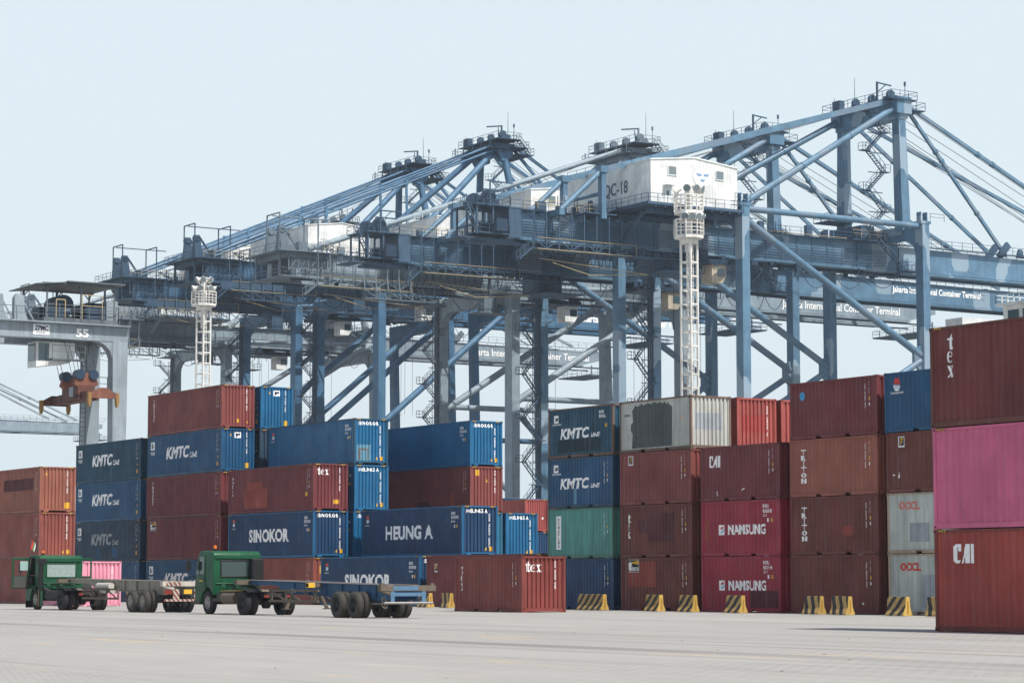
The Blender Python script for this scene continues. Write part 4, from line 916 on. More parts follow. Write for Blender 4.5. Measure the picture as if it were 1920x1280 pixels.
    m = MB(); m.cyl((au, 3.2 if kind == 1 else -6.2, za + .3), (au, 3.2 if kind == 1 else -6.2, za + 5.2), .06, 6, .03); m.cyl((au - 1, 6.6, za + .3), (au - 1, 6.6, za + 2.6), .04, 6); m.cyl((au + 1, -6.6, za + .3), (au + 1, -6.6, za + 2.6), .05, 6)
    m.cyl((au + 1, -6.6, za + 2.4), (au + 1, -6.6, za + 3.0), .16, 8); m.build('mast', PM, t)
    # boom
    tip = {1: 92, 2: 84, 3: 91}[kind]
    for sgn in (-1, 1):
        m = MB(); y0_, y1_ = sgn * gy - gw / 2, sgn * gy + gw / 2
        m.prism([(G + 2.8, g0), (tip - 6, g0), (tip, g0 + 1.4), (tip, g1 - .6), (G + 2.8, g1)], 'y', y0_, y1_); m.box(G + 2.8, tip - 6, y0_ - .3, y1_ + .3, g0 - .35, g0 - .1)
        for k in range(30): m.box(G + 4 + k * 1.6, G + 4.25 + k * 1.6, sgn * gy - .5, sgn * gy + .5, g0 - .1, g0 - .001)
        bo = m.build('boom', SM, t)
        if sgn < 0 and sign:
            flat(fit_text('Jakarta International Container Terminal', sign[1], sign[2], bold=sign[3]), (sign[0], y0_, g0 + (g1 - g0 - sign[2]) * (.2 if kind == 3 else .5)), (1, 0, 0), (0, 0, 1), (0, -1, 0), 'lettering', WHITE, bo, .05)
    m = MB()
    for x in (G + 12, G + 24, G + 36, G + 48, tip - 1.5): m.box(x - .4, x + .4, -gy + gw / 2, gy - gw / 2, g1 - 1.4, g1 - .1)
    m.deck(tip - 5, tip + 1.5, -gy - 2.4, gy + 2.4, g0 - 2.0, t=.25); m.beam((tip - 4, -gy - 1, g0 - 2.0), (tip - 4, -gy - 1, g0), .2); m.beam((tip - 1, -gy - 1, g0 - 2.0), (tip - 1, -gy - 1, g0), .2)
    for x in (G + 22, G + 25.5): m.prism([(x, g1), (x + 1.6, g1), (x + 1.0, g1 + 1.3), (x + .5, g1 + 1.3)], 'y', -gy - .9, -gy - .6)
    m.build('boom_cross_member', PM, t)
    # fore stays and hoist ropes
    for sgn in (-1, 1):
        ys = sgn * (6.0 if kind == 1 else 3.4)
        for (ua, zz, xb, nm) in ((G + 1.2, za - .8, 55.5, 'inner'), (G + 1.2, za - .2, tip - 8, 'outer')):
            m = MB(); p = Vector((ua - (0 if kind == 1 else 1.6), ys, zz)); q = Vector((xb, sgn * gy, g1 + .4)); m.beam(p, q, .38, .5)
            for f in (.28, .34, .7): c_ = p.lerp(q, f); m.cyl(c_, p.lerp(q, f + .012), .42, 8)
            m.build('fore_stay', SP, t)
        m = MB(); m.beam((54.3, sgn * gy, g1), (56.2, sgn * gy, g1 + 2.0), .5, 1.0); m.build('stay_bracket', PM, t)
    m = MB()
    for y in (-4.6, -4.1, -3.6, 3.6, 4.1, 4.6): m.cyl((au + 1.5, y, za + .6 if abs(y) > 4 else za - 1), (tip - 14, y * .9, g1 + 1.0), .045, 5)
    for y in (-1.2, 1.2): m.cyl((au, y, za), (tip - 16, y, g1 + 1), .045, 5)
    for y in (-3, 3): m.cyl((au - 1.5, y, za), (-8, y, hr), .045, 5)
    m.build('hoist_rope', CABLE, t)
    # stair tower zig-zagging up the A-frame and up the far landside leg
    def zig(x0, y, z0, z1, step, run, out):
        m = MB(); n = max(2, int((z1 - z0) / step)); st_ = (z1 - z0) / n
        for k in range(n):
            za2 = z0 + k * st_; a, b_ = (x0 - run, x0 - .6) if k % 2 == 0 else (x0 - .6, x0 - run)
            m.stair((a, y, za2), (b_, y, za2 + st_), (0, out, 0), .8)
            e = b_; m.box(min(e, e - 1.1) if k % 2 else x0 - .9, (max(e, e + .3)) if k % 2 else x0 + .3, min(y, y + out), max(y, y + out), za2 + st_ - .1, za2 + st_)
            m.rail([((e - 1.1) if k % 2 else x0 - .9, y, za2 + st_), (e + .3 if k % 2 else x0 + .3, y, za2 + st_)], 1.0)
            if k % 2: m.rail([(e - 1.1, y, za2 + st_), (e - 1.1, y + out, za2 + st_)], 1.0)
            m.beam((x0 - .4, y + out, za2 + st_ - .1), (x0 - .4 - run * .7, y + out, za2 + st_ - .1), .12)
        return m
    zig(-.8, h - ld / 2 - .1, 6, zt - 3, 3.1 if kind == 1 else 2.6, 3.3, -1.0).build('leg_stair', PM, t)
    zig(G - 1.6, -5.2 if kind == 1 else -4.6, g1 + 1.5, za - 1.4, 2.6, 3.6, 1.0).build('a_frame_stair', PM, t)
    m = MB()
    for k in range(int((zt - 8) / .4)):
        if k % 3 == 0: m.box(-1.45, -1.35, h - .35, h + .35, 6 + k * .4, 6.05 + k * .4)
    m.beam((-1.4, h - .4, 6), (-1.4, h - .4, zt - 2), .07); m.beam((-1.4, h + .4, 6), (-1.4, h + .4, zt - 2), .07)
    for dy in (-.6, -.2, .3): m.cyl((-lw / 2 - .12, h + dy, 6), (-lw / 2 - .12, h + dy, zt - 1), .07, 6)
    m.build('cable_ladder', MACH, t)
    # trolley, operator cab, hoist ropes, festoon loops
    tu = {1: -.5, 2: 12, 3: 14}[kind] + (13.5 if kind == 1 and number is None else 0)
    m = MB(); m.box(tu - 3.5, tu + 3.5, -ty + .4, ty - .4, g0 - 1.4, g0 - .7); m.box(tu - 2.5, tu + .5, -2.5, 2.5, g0 - .7, g0 + .6)
    for x in (tu - 3, tu + 3):
        for y in (-ty + .7, ty - .7): m.cyl((x, y - .12, g0 - .4), (x, y + .12, g0 - .4), .35, 10)
    m.rail([(tu - 3.5, -ty - .2, g0 - 1.4), (tu + 3.5, -ty - .2, g0 - 1.4)], 1.0); m.box(tu - 3.5, tu + 3.5, -ty - .3, -ty + .4, g0 - 1.5, g0 - 1.4); tr = m.build('trolley', MACH, t)
    m = MB(); m.prism([(tu + .6, g0 - 1.5), (tu + 3.0, g0 - 1.5), (tu + 3.0, g0 - 3.0), (tu + 2.4, g0 - 4.0), (tu + .6, g0 - 4.0)], 'y', -3.2, -.8); cb = m.build('operator_cab', CREAM if kind == 1 else HW, tr)
    m = MB(); m.box(tu + 3.01, tu + 3.05, -3.0, -1.0, g0 - 3.0, g0 - 1.9); m.box(tu + 1.5, tu + 2.8, -3.25, -3.21, g0 - 3.1, g0 - 2.0); m.prism([(tu + 3.03, g0 - 3.05), (tu + 2.44, g0 - 3.98), (tu + 2.48, g0 - 4.0), (tu + 3.07, g0 - 3.05)], 'y', -3.0, -1.0); m.build('cab_window', GLS, cb)
    m = MB()
    for x in (tu - 2, tu - .5):
        for y in (-2, 2): m.cyl((x, y, g0 - 1.4), (x, y, 20 if kind != 2 else 30), .03, 5)
    m.build('hoist_rope', CABLE, t)
    m = MB()
    def loops(u0, u1, n, y, z, dep):
        for k in range(n):
            a = u0 + (u1 - u0) * k / n; b_ = u0 + (u1 - u0) * (k + 1) / n; dd_ = dep * rnd.uniform(.75, 1.15)
            m.tube([(a + (b_ - a) * i / 8, y, z - dd_ * (1 - (2 * i / 8 - 1) ** 2)) for i in range(9)], .05, 5)
    loops(-31, -15, 14, -gy - 1.6, g0 - 1.2, 2.2); loops(-14, tu - 4, 4, -gy - 1.4, g0 - .8, 3.2); loops(tu + 4, G + 8, 6, -gy - 1.4, g0 - .8, 2.6)
    m.build('festoon_cable', CABLE, t)
    # clutter: lower gallery, service boxes, flood lights under the girder
    m = MB()
    if kind != 1:
        m.deck(-24, -12, -gy - 4.2, -gy - 2.8, g0 - 3.0)
        for k in range(7): m.beam((-24 + k * 2, -gy - 4.2, g0 - 3.0), (-24 + k * 2, -gy - 3.4, g0 + .4), .13); m.beam((-24 + k * 2, -gy - 4.2, g0 - 1.9), (-22 + k * 2, -gy - 4.2, g0 - 3.0), .1)
        m.deck(-9, 8, -gy - 3.4, -gy - 2.4, g0 - 1.9); m.deck(1.6, 6.4, -h - 1.6, -h + 1.2, zt - 5)
        m.deck(-5.5, 1, -h + .6, -h + 3.6, zt - 4); m.box(-4.4, -2.2, -h + 1, -h + 3, zt - 4, zt - 1.8)
        m.beam((-2, -gy - 3.2, g0 - 3.4), (-2, -gy - 3.2, g0 + 2.4), .2); m.beam((-.3, -gy - 3.2, g0 - 3.4), (-.3, -gy - 3.2, g0 + 2.4), .2)
        for k in range(5): m.beam((-2, -gy - 3.2, g0 - 3.2 + k * 1.1), (-.3, -gy - 3.2, g0 - 2.1 + k * 1.1), .1)
    else:
        m.deck(-9.5, -3.0, -gy - 4.5, gy - 1, g0 - 3.2, 'SWN'); m.box(-8.6, -4.4, -2, 2, g0 - 3.0, g0 - .8); m.deck(-14, -4, -gy - 3.8, -gy - 2.6, g0 - 1.6)
        for k in range(8): m.box(-13 + k * 1.2, -12.4 + k * 1.2, -gy - .5, -gy + .2, g0 - 1.0, g0 - .3)
    for k in range(6):
        x = -28 + k * 9 + rnd.uniform(-1, 1); m.box(x, x + rnd.uniform(.6, 1.6), -gy - gw / 2 - .7, -gy - gw / 2 - .1, g1 + .25, g1 + rnd.uniform(.9, 1.9))
    m.deck(G + 1, G + 4, -6.5, 6.5, g1 + 1.2); m.box(G - 5, G - 2.6, -3, 3, g1 + .3, g1 + 2.4); m.deck(G - 7, G + 1, -gy - 2.4, -gy - .7, g1 + .3)
    m.deck(G - 5.0, G - .4, 4.2, 7.6, g1 + 4.0); m.stair((G - 3, -gy - 2.6, g1 + .3), (G + 1.8, -gy - 2.6, g0 - .2), (0, -1, 0)); m.deck(G + 1.8, G + 4.6, -gy - 3.8, -gy - 1.4, g0 - .2)
    for (x, y, z_) in ((-1.8, -h - .2, zt + .4), (G + .8, -h - .2, zt + .4)): m.rail([(x, y - .6, z_), (x + 2.6, y - .6, z_)], 1.0) if kind == 1 else None
    m.build('service_platform', PM, t)
    m = MB()
    for k in range(9):
        x = ub + 3 + k * 6.4; m.beam((x, -gy + .7, g0 + .3), (x, gy - .7, g0 + .3), .3); m.beam((x, -gy + .7, g0 + .3), (x + 6.4, gy - .7, g0 + .3), .2); m.beam((x, gy - .7, g0 + .3), (x + 6.4, -gy + .7, g0 + .3), .2)
    m.build('girder_bracing', PM, t)
    m = MB()
    for k in range(46):
        x = rnd.uniform(ub + 1, G + 3); y = rnd.choice((-gy - rnd.uniform(.8, 2.2), rnd.uniform(-2.6, 2.6))); zz = g0 - rnd.uniform(.1, .5)
        q_ = rnd.random()
        if q_ < .45: m.beam((x, y, zz), (x, y, zz - rnd.uniform(.6, 2.6)), .09)
        elif q_ < .75: m.box(x, x + rnd.uniform(.3, 1.2), y, y + .5, zz - rnd.uniform(.4, 1.1), zz)
        else: m.tube([(x, y, zz - .4), (x + rnd.uniform(1.5, 5), y, zz - .5), (x + 5.2, y, zz - 1.3)], .05, 5)
    for k in range(16):
        x = rnd.uniform(ub + 6, G + 1); y = -gy - 1.2; m.beam((x, y, g1 + .2), (x, y, g1 + rnd.uniform(1.2, 2.6)), .08); m.box(x - .25, x + .25, y - .2, y + .2, g1 + .2, g1 + rnd.uniform(.5, 1.2))
    m.box(ub + 1, G + 3, -gy + 1.0, -gy + 1.12, g0 - .3, g0 - .15)
    m.build('service_pipework', MACH, t)
    m = MB(); m.rail([(-30, -gy - 2.2, g1 + .3), (-18, -gy - 2.2, g1 + .3)], 1.15, .03, 2); m.rail([(G - 7, -gy - 2.4, g1 + .5), (G - 1, -gy - 2.4, g1 + .5)], 1.1, .03, 1.6); m.tube([(-3, -gy - 2.2, g1 + .3), (G - 8, -gy - 2.2, g1 + .25)], .04); m.build('yellow_rail', YR, t)
    return t
crane(1, 256.2, 276.6, 'nearest blue-grey quay crane with the big white machinery house, right of centre', number='QC-18')
crane(1, 285.2, 305.6, 'blue-grey quay crane just behind the nearest one, white letters on its long blue boom', sign=(58.0, 18.8, 1.35, .03))
crane(3, 314.0, 335.5, 'pale grey quay crane with one pale tail pipe, between blue-grey and deep blue ones', sign=(57.0, 25.8, 1.7, .015))
crane(2, 356.0, 378.0, 'deep blue quay crane with twin tail pipes and the taller looking pointed top')
crane(2, 386.5, 407.5, 'deep blue quay crane at the left, second of the two with twin tail pipes', sign=(63.9, 27.5, 1.9, .04))
crane(3, 415.5, 438.5, 'pale grey quay crane behind the left light tower, mostly hidden by the deep blue ones', sign=(57.0, 29.5, 1.9, .015))
crane(3, 690.0, 711.0, 'hazy distant quay crane whose pale boom shows at the left edge')
crane(3, 835.0, 856.0, 'hazy most distant quay crane whose short boom tip shows low at the left edge')

# ------------------------------------------------------------------ yard gantry crane
RM = paint('yard_crane_grey_paint', (142, 154, 162), .4, .08, .5); RP = paint('yard_crane_dark_parts', (96, 106, 112), .4, .2, .6)
t = thing('gantry_crane', 'pale grey rubber-tyred yard gantry crane with number 55 on its girder, at the left', 'gantry crane', (69, 194.6, 0))
for sy in (-3.0, 3.0):
    m = MB(); y0, y1 = sy - .55, sy + .55
    m.prism([(-13.2, 21.5), (12.0, 21.5), (12.0, 22.75), (-13.2, 22.75)], 'y', y0, y1); m.box(-13.2, 12.0, y0 - .5, y1 + .12, 22.752, 22.85)
    m.build('girder', RM, t)
    for s_, a in ((1, 10.75), (-1, -12.6)):
        m = MB(); m.beam((a + .6, sy, 2.2), (a + .55, sy, 21.5), 1.1, 1.05, up=(1, 0, 0), h2=1.35)
        prof = [(a - .1 if s_ > 0 else a + 1.2, 21.5)] + [((a - .1 - 1.7 * (1 - math.sin(R(k)))) if s_ > 0 else (a + 1.2 + 1.7 * (1 - math.sin(R(k)))), 21.5 - 1.7 * (1 - math.cos(R(k)))) for k in (0, 20, 40, 60, 80, 90)]
        m.prism(prof, 'y', sy - .5, sy + .5); m.build('leg', RM, t)
    m = MB(); m.rail([(-13.2, y0 - .45, 22.85), (12.0, y0 - .45, 22.85)], 1.15, .03, 2.6); m.build('handrail', RP, t)
for a in (11.35, -12.0):
    m = MB(); m.box(a - .6, a + .6, -4.2, 4.2, 1.6, 2.3); bmn = m.build('sill_beam', RM, t)
    for yy in (-3.7, -2.5, 2.5, 3.7):
        m = MB(); m.lathe([(-.3, .3), (-.3, .65), (-.2, .75), (.2, .75), (.3, .65), (.3, .3)], 18, (a, yy, .75)); m.build('wheel', plain('tyre_rubber', (38, 38, 40), .85), t)
m = MB(); m.box(11.0, 11.9, -2.4, 2.4, 21.6, 22.6); m.box(-12.8, -11.8, -2.4, 2.4, 21.6, 22.6); m.deck(8.6, 11.4, -.6, 2.4, 17.6, 'SWN'); m.build('cross_beam', RM, t)
m = MB(); m.beam((10.1, 2.2, 8), (10.1, 2.2, 21), .08); m.beam((10.6, 2.2, 8), (10.6, 2.2, 21), .08)
for k in range(32): m.box(10.1, 10.6, 2.17, 2.23, 8.2 + k * .4, 8.25 + k * .4)
m.build('ladder', RP, t)
flat(rect(0, 0, 1.42, .84), (3.55, -3.55, 21.75), (1, 0, 0), (0, 0, 1), (0, -1, 0), 'name_plate', WHITE, t, .03)
flat(fit_text('ZPMC', 1.2, .42, bold=.03), (3.66, -3.55, 22.1), (1, 0, 0), (0, 0, 1), (0, -1, 0), 'lettering', NAVY, t, .045)
flat(idrow(.9, .12, 6, 3), (3.8, -3.55, 21.86), (1, 0, 0), (0, 0, 1), (0, -1, 0), 'lettering', NAVY, t, .045)
flat(fit_text('55', 1.12, .72, bold=.04), (7.3, -3.55, 21.7), (1, 0, 0), (0, 0, 1), (0, -1, 0), 'lettering', WHITE, t, .035)
# trolley with winches under a sun roof, and cab
m = MB(); m.box(4.6, 11.2, -3.2, 3.2, 22.95, 23.3); m.rail([(4.6, -3.3, 23.3), (11.2, -3.3, 23.3), (11.2, 3.2, 23.3), (4.6, 3.2, 23.3), (4.6, -3.3, 23.3)], 1.1, .03, 1.3); tr = m.build('trolley', RP, t)
m = MB(); m.cyl((7.0, -1.6, 24.6), (7.0, 1.0, 24.6), .85, 18); m.cyl((9.2, -1.6, 24.3), (9.2, 1.0, 24.3), .6, 16); m.cyl((9.4, -1.9, 24.4), (10.9, -1.9, 24.4), .45, 12); m.box(5.2, 6.6, -2.6, -1.4, 23.3, 24.2); m.box(8.4, 10.2, -2.9, -2.2, 23.3, 24.4); m.box(5.6, 7.8, .8, 2.2, 23.3, 24.6)
m.cyl((5.6, -2.2, 23.9), (7.2, -2.2, 23.9), .35, 10); m.build('winch', MACH, tr)
m = MB(); m.box(10.3, 11.3, -2.8, -1.8, 23.3, 25.0); m.build('control_cabinet', RM, tr)
m = MB()
for x in (5.0, 8.0, 11.0):
    for y in (-2.8, 2.8):
        m.beam((x, y, 23.3), (x, y, 26.2), .12)
        m.beam((x, y, 25.6), (x + .5 * (1 if x < 9 else -1), y, 26.2), .08); m.beam((x, y, 25.6), (x, y - math.copysign(.5, y), 26.2), .08)
for y in (-2.8, 2.8): m.beam((4.6, y, 26.2), (11.4, y, 26.2), .14)
m.build('roof_post', RP, tr)
m = MB(); m.box(6.6, 11.7, -3.5, 3.3, 26.32, 26.42)
m.build('sun_roof', RP, tr)
m = MB(); m.prism([(3.9, 26.0), (6.5, 26.25), (6.5, 26.33), (3.9, 26.08)], 'y', -3.3, 3.3); m.build('sun_roof', RP, tr)
m = MB(); m.tube([(7.9, -3.35, 23.3), (7.9, -3.35, 25.3), (9.7, -3.35, 25.3), (9.7, -3.35, 23.3)], .035); m.tube([(7.9, -3.35, 24.4), (9.7, -3.35, 24.4)], .03); m.tube([(5.6, -3.35, 23.3), (5.6, -3.35, 24.8), (6.4, -3.35, 24.8), (6.4, -3.35, 23.3)], .04); m.build('yellow_rail', YR, tr)
m = MB()
for x in (.6, 2.4):
    m.prism([(x, 22.86), (x + 1.3, 22.86), (x + .9, 23.8), (x + .8, 25.1), (x + .2, 25.2), (x, 24.9)], 'y', -2.2, -1.6); m.beam((x + .7, -1.9, 24.9), (x + 1.9, -1.9, 22.9), .12)
m.build('bracket', RM, t)
m = MB(); m.prism([(4.3, 21.3), (7.7, 21.3), (7.7, 20.1), (7.2, 19.6), (4.3, 19.2)], 'y', -2.4, -.4); cb = m.build('operator_cab', HW, t)
m = MB(); m.box(4.26, 4.295, -2.2, -.6, 19.7, 21.2); m.box(4.5, 5.4, -2.44, -2.402, 19.75, 21.2); m.box(7.705, 7.74, -2.1, -.7, 20.2, 21.1); m.build('cab_window', GLS, cb)
m = MB(); m.deck(5.4, 8.3, -3.2, -2.5, 19.9, 'S'); m.build('cab_walkway', RP, cb)
m = MB(); sx, sy2 = 7.8, -3.1
for x in (-.9, .9):
    for y in (-1.8, -.9, 1.0, 1.9): m.cyl((sx + x, sy2 + y, 18.2), (sx + x * 1.2, sy2 + y + 2.4, 22.9), .025, 5)
m.build('hoist_rope', CABLE, t)
OG = paint('spreader_orange_paint', (122, 74, 56), .6, .2, .7); OG2 = paint('spreader_dark_orange', (96, 56, 46), .7, .25, .7)
t = thing('container_spreader', 'orange container spreader hanging from the ropes of the yard gantry crane', 'spreader', (76.8, 191.5, 16.3))
m = MB(); m.prism([(-.55, 0), (.55, 0), (.55, .75), (-.55, .75)], 'y', -3.2, 3.2); m.box(-.75, .75, -1.8, 1.8, .1, 1.3); m.build('main_frame', OG2, t)
for s_ in (-1, 1):
    m = MB(); m.box(-.35, .35, min(s_ * 3.2, s_ * 5.3), max(s_ * 3.2, s_ * 5.3), .12, .62); m.build('telescopic_beam', OG2 if s_ > 0 else OG, t)
    m = MB(); m.prism([(-1.2, .0), (-1.2, .35), (-.7, .62), (-.3, .85), (.3, .85), (.7, .62), (1.2, .35), (1.2, .0)], 'y', s_ * 5.3 - .17, s_ * 5.3 + .17); hb = m.build('head_beam', [OG, OG2][s_ > 0], t)
    for x in (-1.22, 1.22):
        m = MB(); m.prism([(x - .12, .45), (x + .12, .45), (x + .16, -.25), (x + .05, -.7), (x - .05, -.7), (x - .12, -.25)], 'y', s_ * 5.3 - .2, s_ * 5.3 + .2); m.build('guide_flipper', plain('spreader_yellow', (140, 108, 58), .7), hb)
for s_ in (-1.5, 1.5):
    m = MB(); m.prism([(-1.05, 1.4), (-.75, 2.2), (-.3, 2.35), (.3, 2.35), (.75, 2.2), (1.05, 1.4), (.7, 1.15), (-.7, 1.15)], 'y', s_ - .25, s_ + .25); m.box(-.35, .35, s_ - .2, s_ + .2, .7, 1.2); hd = m.build('sheave_block', OG, t)
    for x in (-.6, .6):
        m = MB(); m.cyl((x, s_ - .4, 2.2), (x, s_ + .4, 2.2), .42, 18); m.build('sheave', MACH, hd)
m = MB(); m.box(-.86, -.76, -.9, -.1, .4, 1.2); m.build('control_cabinet', RM, t)
for y0_, w_ in ((2.9, 1.6), (-1.0, 1.4)): flat(fit_text('ZPMC', w_, .34, bold=.03), (-.55 if y0_ > 2 else -.75, y0_, .2), (0, -1, 0), (0, 0, 1), (-1, 0, 0), 'lettering', BLACKL, t, .02)

# ------------------------------------------------------------------ light towers
TW = paint('tower_white_paint', (222, 220, 214), .3, .12, .55)
def light_tower(loc, H, label, rz, big):
    t = thing('light_tower', label, 'light tower', loc, rz, 'floodlight towers in the yard'); w_ = .5 if big else .55; mt = H - 4.0 if big else H - 2.6
    m = MB()
    for x in (-w_, w_):
        for y in (-w_, w_): m.beam((x, y, 0), (x, y, mt), .16)
    n = int((mt - 1) / 1.2)
    for k in range(n):
        z = 1.0 + k * 1.2
        for a, b_ in (((-w_, -w_), (w_, -w_)), ((w_, -w_), (w_, w_)), ((w_, w_), (-w_, w_)), ((-w_, w_), (-w_, -w_))): m.beam((*a, z), (*b_, z), .1, .13)
    m.box(-w_ - .12, w_ + .12, -w_ - .12, w_ + .12, H * .45, H * .45 + .14); m.build('lattice_mast', TW, t)
    m = MB()
    for x in (-.22, .22): m.beam((x, -.28, .5), (x, -.28, H - 4), .05)
    for k in range(int((H - 5) / .32)): m.box(-.22, .22, -.3, -.26, .6 + k * .32, .64 + k * .32)
    for k in range(int((H - 6) / .9)):
        z = 2 + k * .9; m.tube([(-.38, -.28, z), (-.38, .1, z), (.38, .1, z), (.38, -.28, z)], .022, 4)
    m.build('caged_ladder', TW, t)
    for z, r in ((H - 3.6, 1.28), (H - 1.5, 1.26)) if big else ((H - 2.2, 1.5),):
        m = MB(); pts = [(r * math.cos(R(45 + 22.5 + 45 * k)), r * math.sin(R(45 + 22.5 + 45 * k))) for k in range(8)]
        m.prism([(p[0] * 1.0, p[1] * 1.0) for p in pts], 'z', z - .25, z); m.prism([(p[0] * .6, p[1] * .6) for p in pts], 'z', z - .7, z - .26)
        for k in range(8):
            a, b_ = Vector((*pts[k], z)), Vector((*pts[(k + 1) % 8], z))
            m.beam(a, a + Vector((0, 0, 1.35)), .08)
            for hh in (.35, .65, 1.0, 1.35): m.beam(a + Vector((0, 0, hh)), b_ + Vector((0, 0, hh)), .06 if hh < 1.3 else .09)
            m.beam(a.lerp(b_, .5), a.lerp(b_, .5) + Vector((0, 0, 1.35)), .05)
        m.build('platform', TW, t)
    m = MB(); m.beam((0, 0, H - 5), (0, 0, H + .3), .5); m.build('centre_post', TW, t)
    lamps = []
    if big: lamps = [(-70 + k * 27, H - 2.02, 1.2) for k in range(7)] + [(-62 + k * 36, H + .4, 1.2) for k in range(5)] + [(150, H - 2.02, 1.15), (205, H + .3, 1.1)]
    else: lamps = [(-60 + k * 50, H - .4, 1.2) for k in range(7)] + [(-50 + k * 60, H + .6, .8) for k in range(6)]
    for a, z, r in lamps:
        a = R(a - 90 - math.degrees(CAM_YAW) * 0); d = Vector((math.cos(a), math.sin(a), -.35)).normalized(); p = Vector((math.cos(a) * r, math.sin(a) * r, z))
        m = MB(); m.cyl(p - d * .3, p + d * .05, .14, 12, .33); m.cyl(p + d * .05, p + d * .16, .34, 14, .34); m.cyl(p - d * .5, p - d * .3, .13, 8); m.beam(p - d * .2, (p.x * .8, p.y * .8, p.z - .45), .07)
        fl = m.build('floodlight', TW, t)
        m = MB(); m.cyl(p + d * .161, p + d * .18, .31, 14); m.build('lens', plain('lamp_lens', (120, 134, 138), .15, 0, .1, 3, .8), fl)
    return t
light_tower((122.6, 167.8, 0), 34.5, 'white lattice floodlight tower with two round platforms, in front of the white machinery house', R(20), True)
light_tower((116.9, 254.0, 0), 35.2, 'white lattice floodlight tower at the left, in front of the deep blue cranes', R(20), False)

# ------------------------------------------------------------------ ships alongside
SW_ = paint('ship_white_paint', (226, 228, 226), .2, .06, .5); SH = paint('ship_grey_hull', (132, 142, 146), .4, .1, .6)
def ship(x0, y0, y1, hull_h, beam_, label, blocks, hm):
    t = thing('container_ship', label, 'ship', (x0, (y0 + y1) / 2, -2.6)); L_ = y1 - y0
    m = MB(); a = -L_ / 2; b_ = L_ / 2
    m.prism([(0, a + 4), (beam_, a + 4), (beam_, b_ - 22), (beam_ / 2, b_), (0, b_ - 22)], 'z', 0, hull_h); m.build('hull', hm, t)
    for (nm, bx0, bx1, by0, by1, bz0, bz1, mat) in blocks:
        m = MB(); m.box(bx0, bx1, by0 - (y0 + y1) / 2, by1 - (y0 + y1) / 2, bz0 + 2.6, bz1 + 2.6); m.build(nm, mat, t)
    return t
t = ship(236, 196, 330, 15, 32, 'white ship moored beyond the nearest crane, its bridge just above the dark red container',
     [('deck_house', 4, 20, 262, 265.6, 12.4, 39.3, SW_), ('deck_house', 9, 30, 232, 258, 12.4, 37.9, SW_), ('bridge', 8.4, 30, 230, 258.2, 38.2, 40.7, SW_), ('bridge_deck', 7.2, 31, 229, 258.6, 40.72, 41.1, SW_), ('radar_base', 10, 13, 250.5, 253.5, 41.12, 42.0, SW_)], SH)
ob = t; yo = -263
m = MB()
for k in range(9): m.box(8.33, 8.38, 231 + 3 * k + yo, 233.2 + 3 * k + yo, 41.5, 42.7)
m.build('bridge_window', GLS, t)
m = MB(); m.rail([(7.3, 229 + yo, 43.7), (7.3, 258.5 + yo, 43.7), (31, 258.5 + yo, 43.7)], 1.2, .05, 1.2); m.build('handrail', SW_, t)
m = MB(); m.cyl((11.5, 252 + yo, 44.6), (11.5, 252 + yo, 45.4), .3, 10); m.lathe([(.6, .45), (.8, .95), (1.3, 1.05), (2.0, 1.05), (2.6, .75), (3.0, .05)], 18, (11.5, 252 + yo, 44.8), 'z'); m.build('radome', SW_, t)
m = MB(); m.cyl((9, 247 + yo, 43.7), (9, 247 + yo, 47.5), .12, 8, .05); m.build('mast', SW_, t)
m = MB(); m.cyl((9, 243.5 + yo, 43.7), (9, 243.5 + yo, 46), .1, 8, .05); m.build('mast', SW_, t)
flat(join(disc(0, 0, .42, .42)), (4.9, 261.97 + yo, 40.6), (1, 0, 0), (0, 0, 1), (0, -1, 0), 'life_ring', REDL, t, .05)
flat(join(disc(0, 0, .22, .22)), (4.9, 261.97 + yo, 40.6), (1, 0, 0), (0, 0, 1), (0, -1, 0), 'life_ring', SW_, t, .07)
ship(236.5, 352, 520, 13, 30, 'grey-hulled container ship moored at the far quay, glimpsed between the two container blocks',
     [('deck_house', 1, 28, 470, 486, 10, 30, SW_), ('deck_cargo', 1.5, 28, 380, 460, 10.4, 15.6, RD2), ('deck_house', 2, 12, 366, 376, 10.4, 13.4, SW_)], SH)

# ------------------------------------------------------------------ concrete barriers
BRM = stripes('barrier_stripes', (178, 146, 86), (36, 38, 42), .5, (0, 1, .85), .35)
BRV = stripes('barrier_stripes_steep', (178, 146, 86), (36, 38, 42), .46, (0, 1, -.28), .35)
BRY = paint('barrier_yellow_end', (188, 154, 76), .7, .2, .85)
def barrier(U, V, L_, label, mat=BRM, rz=0.0):
    t = thing('concrete_barrier', label, 'barrier', (U, V, 0), rz, 'striped concrete barriers in front of the containers')
    prof = [(-.24, .03), (.24, .03), (.24, .10), (.13, .36), (.10, .80), (-.10, .80), (-.13, .36), (-.24, .10)]
    m = MB(); m.prism(prof, 'y', .04, L_); m.build('block', mat, t, .015)
    m = MB(); m.prism([(p[0] * .99, p[1] * .995 + .001) for p in prof], 'y', 0, .039)
    m.build('end_face', BRY, t, .01)
    m = MB(); m.box(-.03, .03, -.012, -.001, .12, .62); m.build('joint_groove', plain('groove_ochre', (150, 112, 40), .9), t)
    return t
barrier(67.0, 98.83, 2.2, 'long striped barrier in front of the navy short container')
barrier(66.7, 93.68, 1.1, 'striped barrier, left one before the brown container with the orange patch')
barrier(66.6, 90.85, 1.1, 'striped barrier, right one before the brown container, beside the crimson ones')
barrier(66.4, 86.99, 1.11, 'striped barrier standing in front of the crimson containers')
barrier(66.3, 81.37, 1.07, 'steeply striped barrier, left of the pair before the plain dark brown container', BRV)
barrier(66.3, 79.51, 1.1, 'steeply striped barrier, right of the pair before the plain dark brown container', BRV)
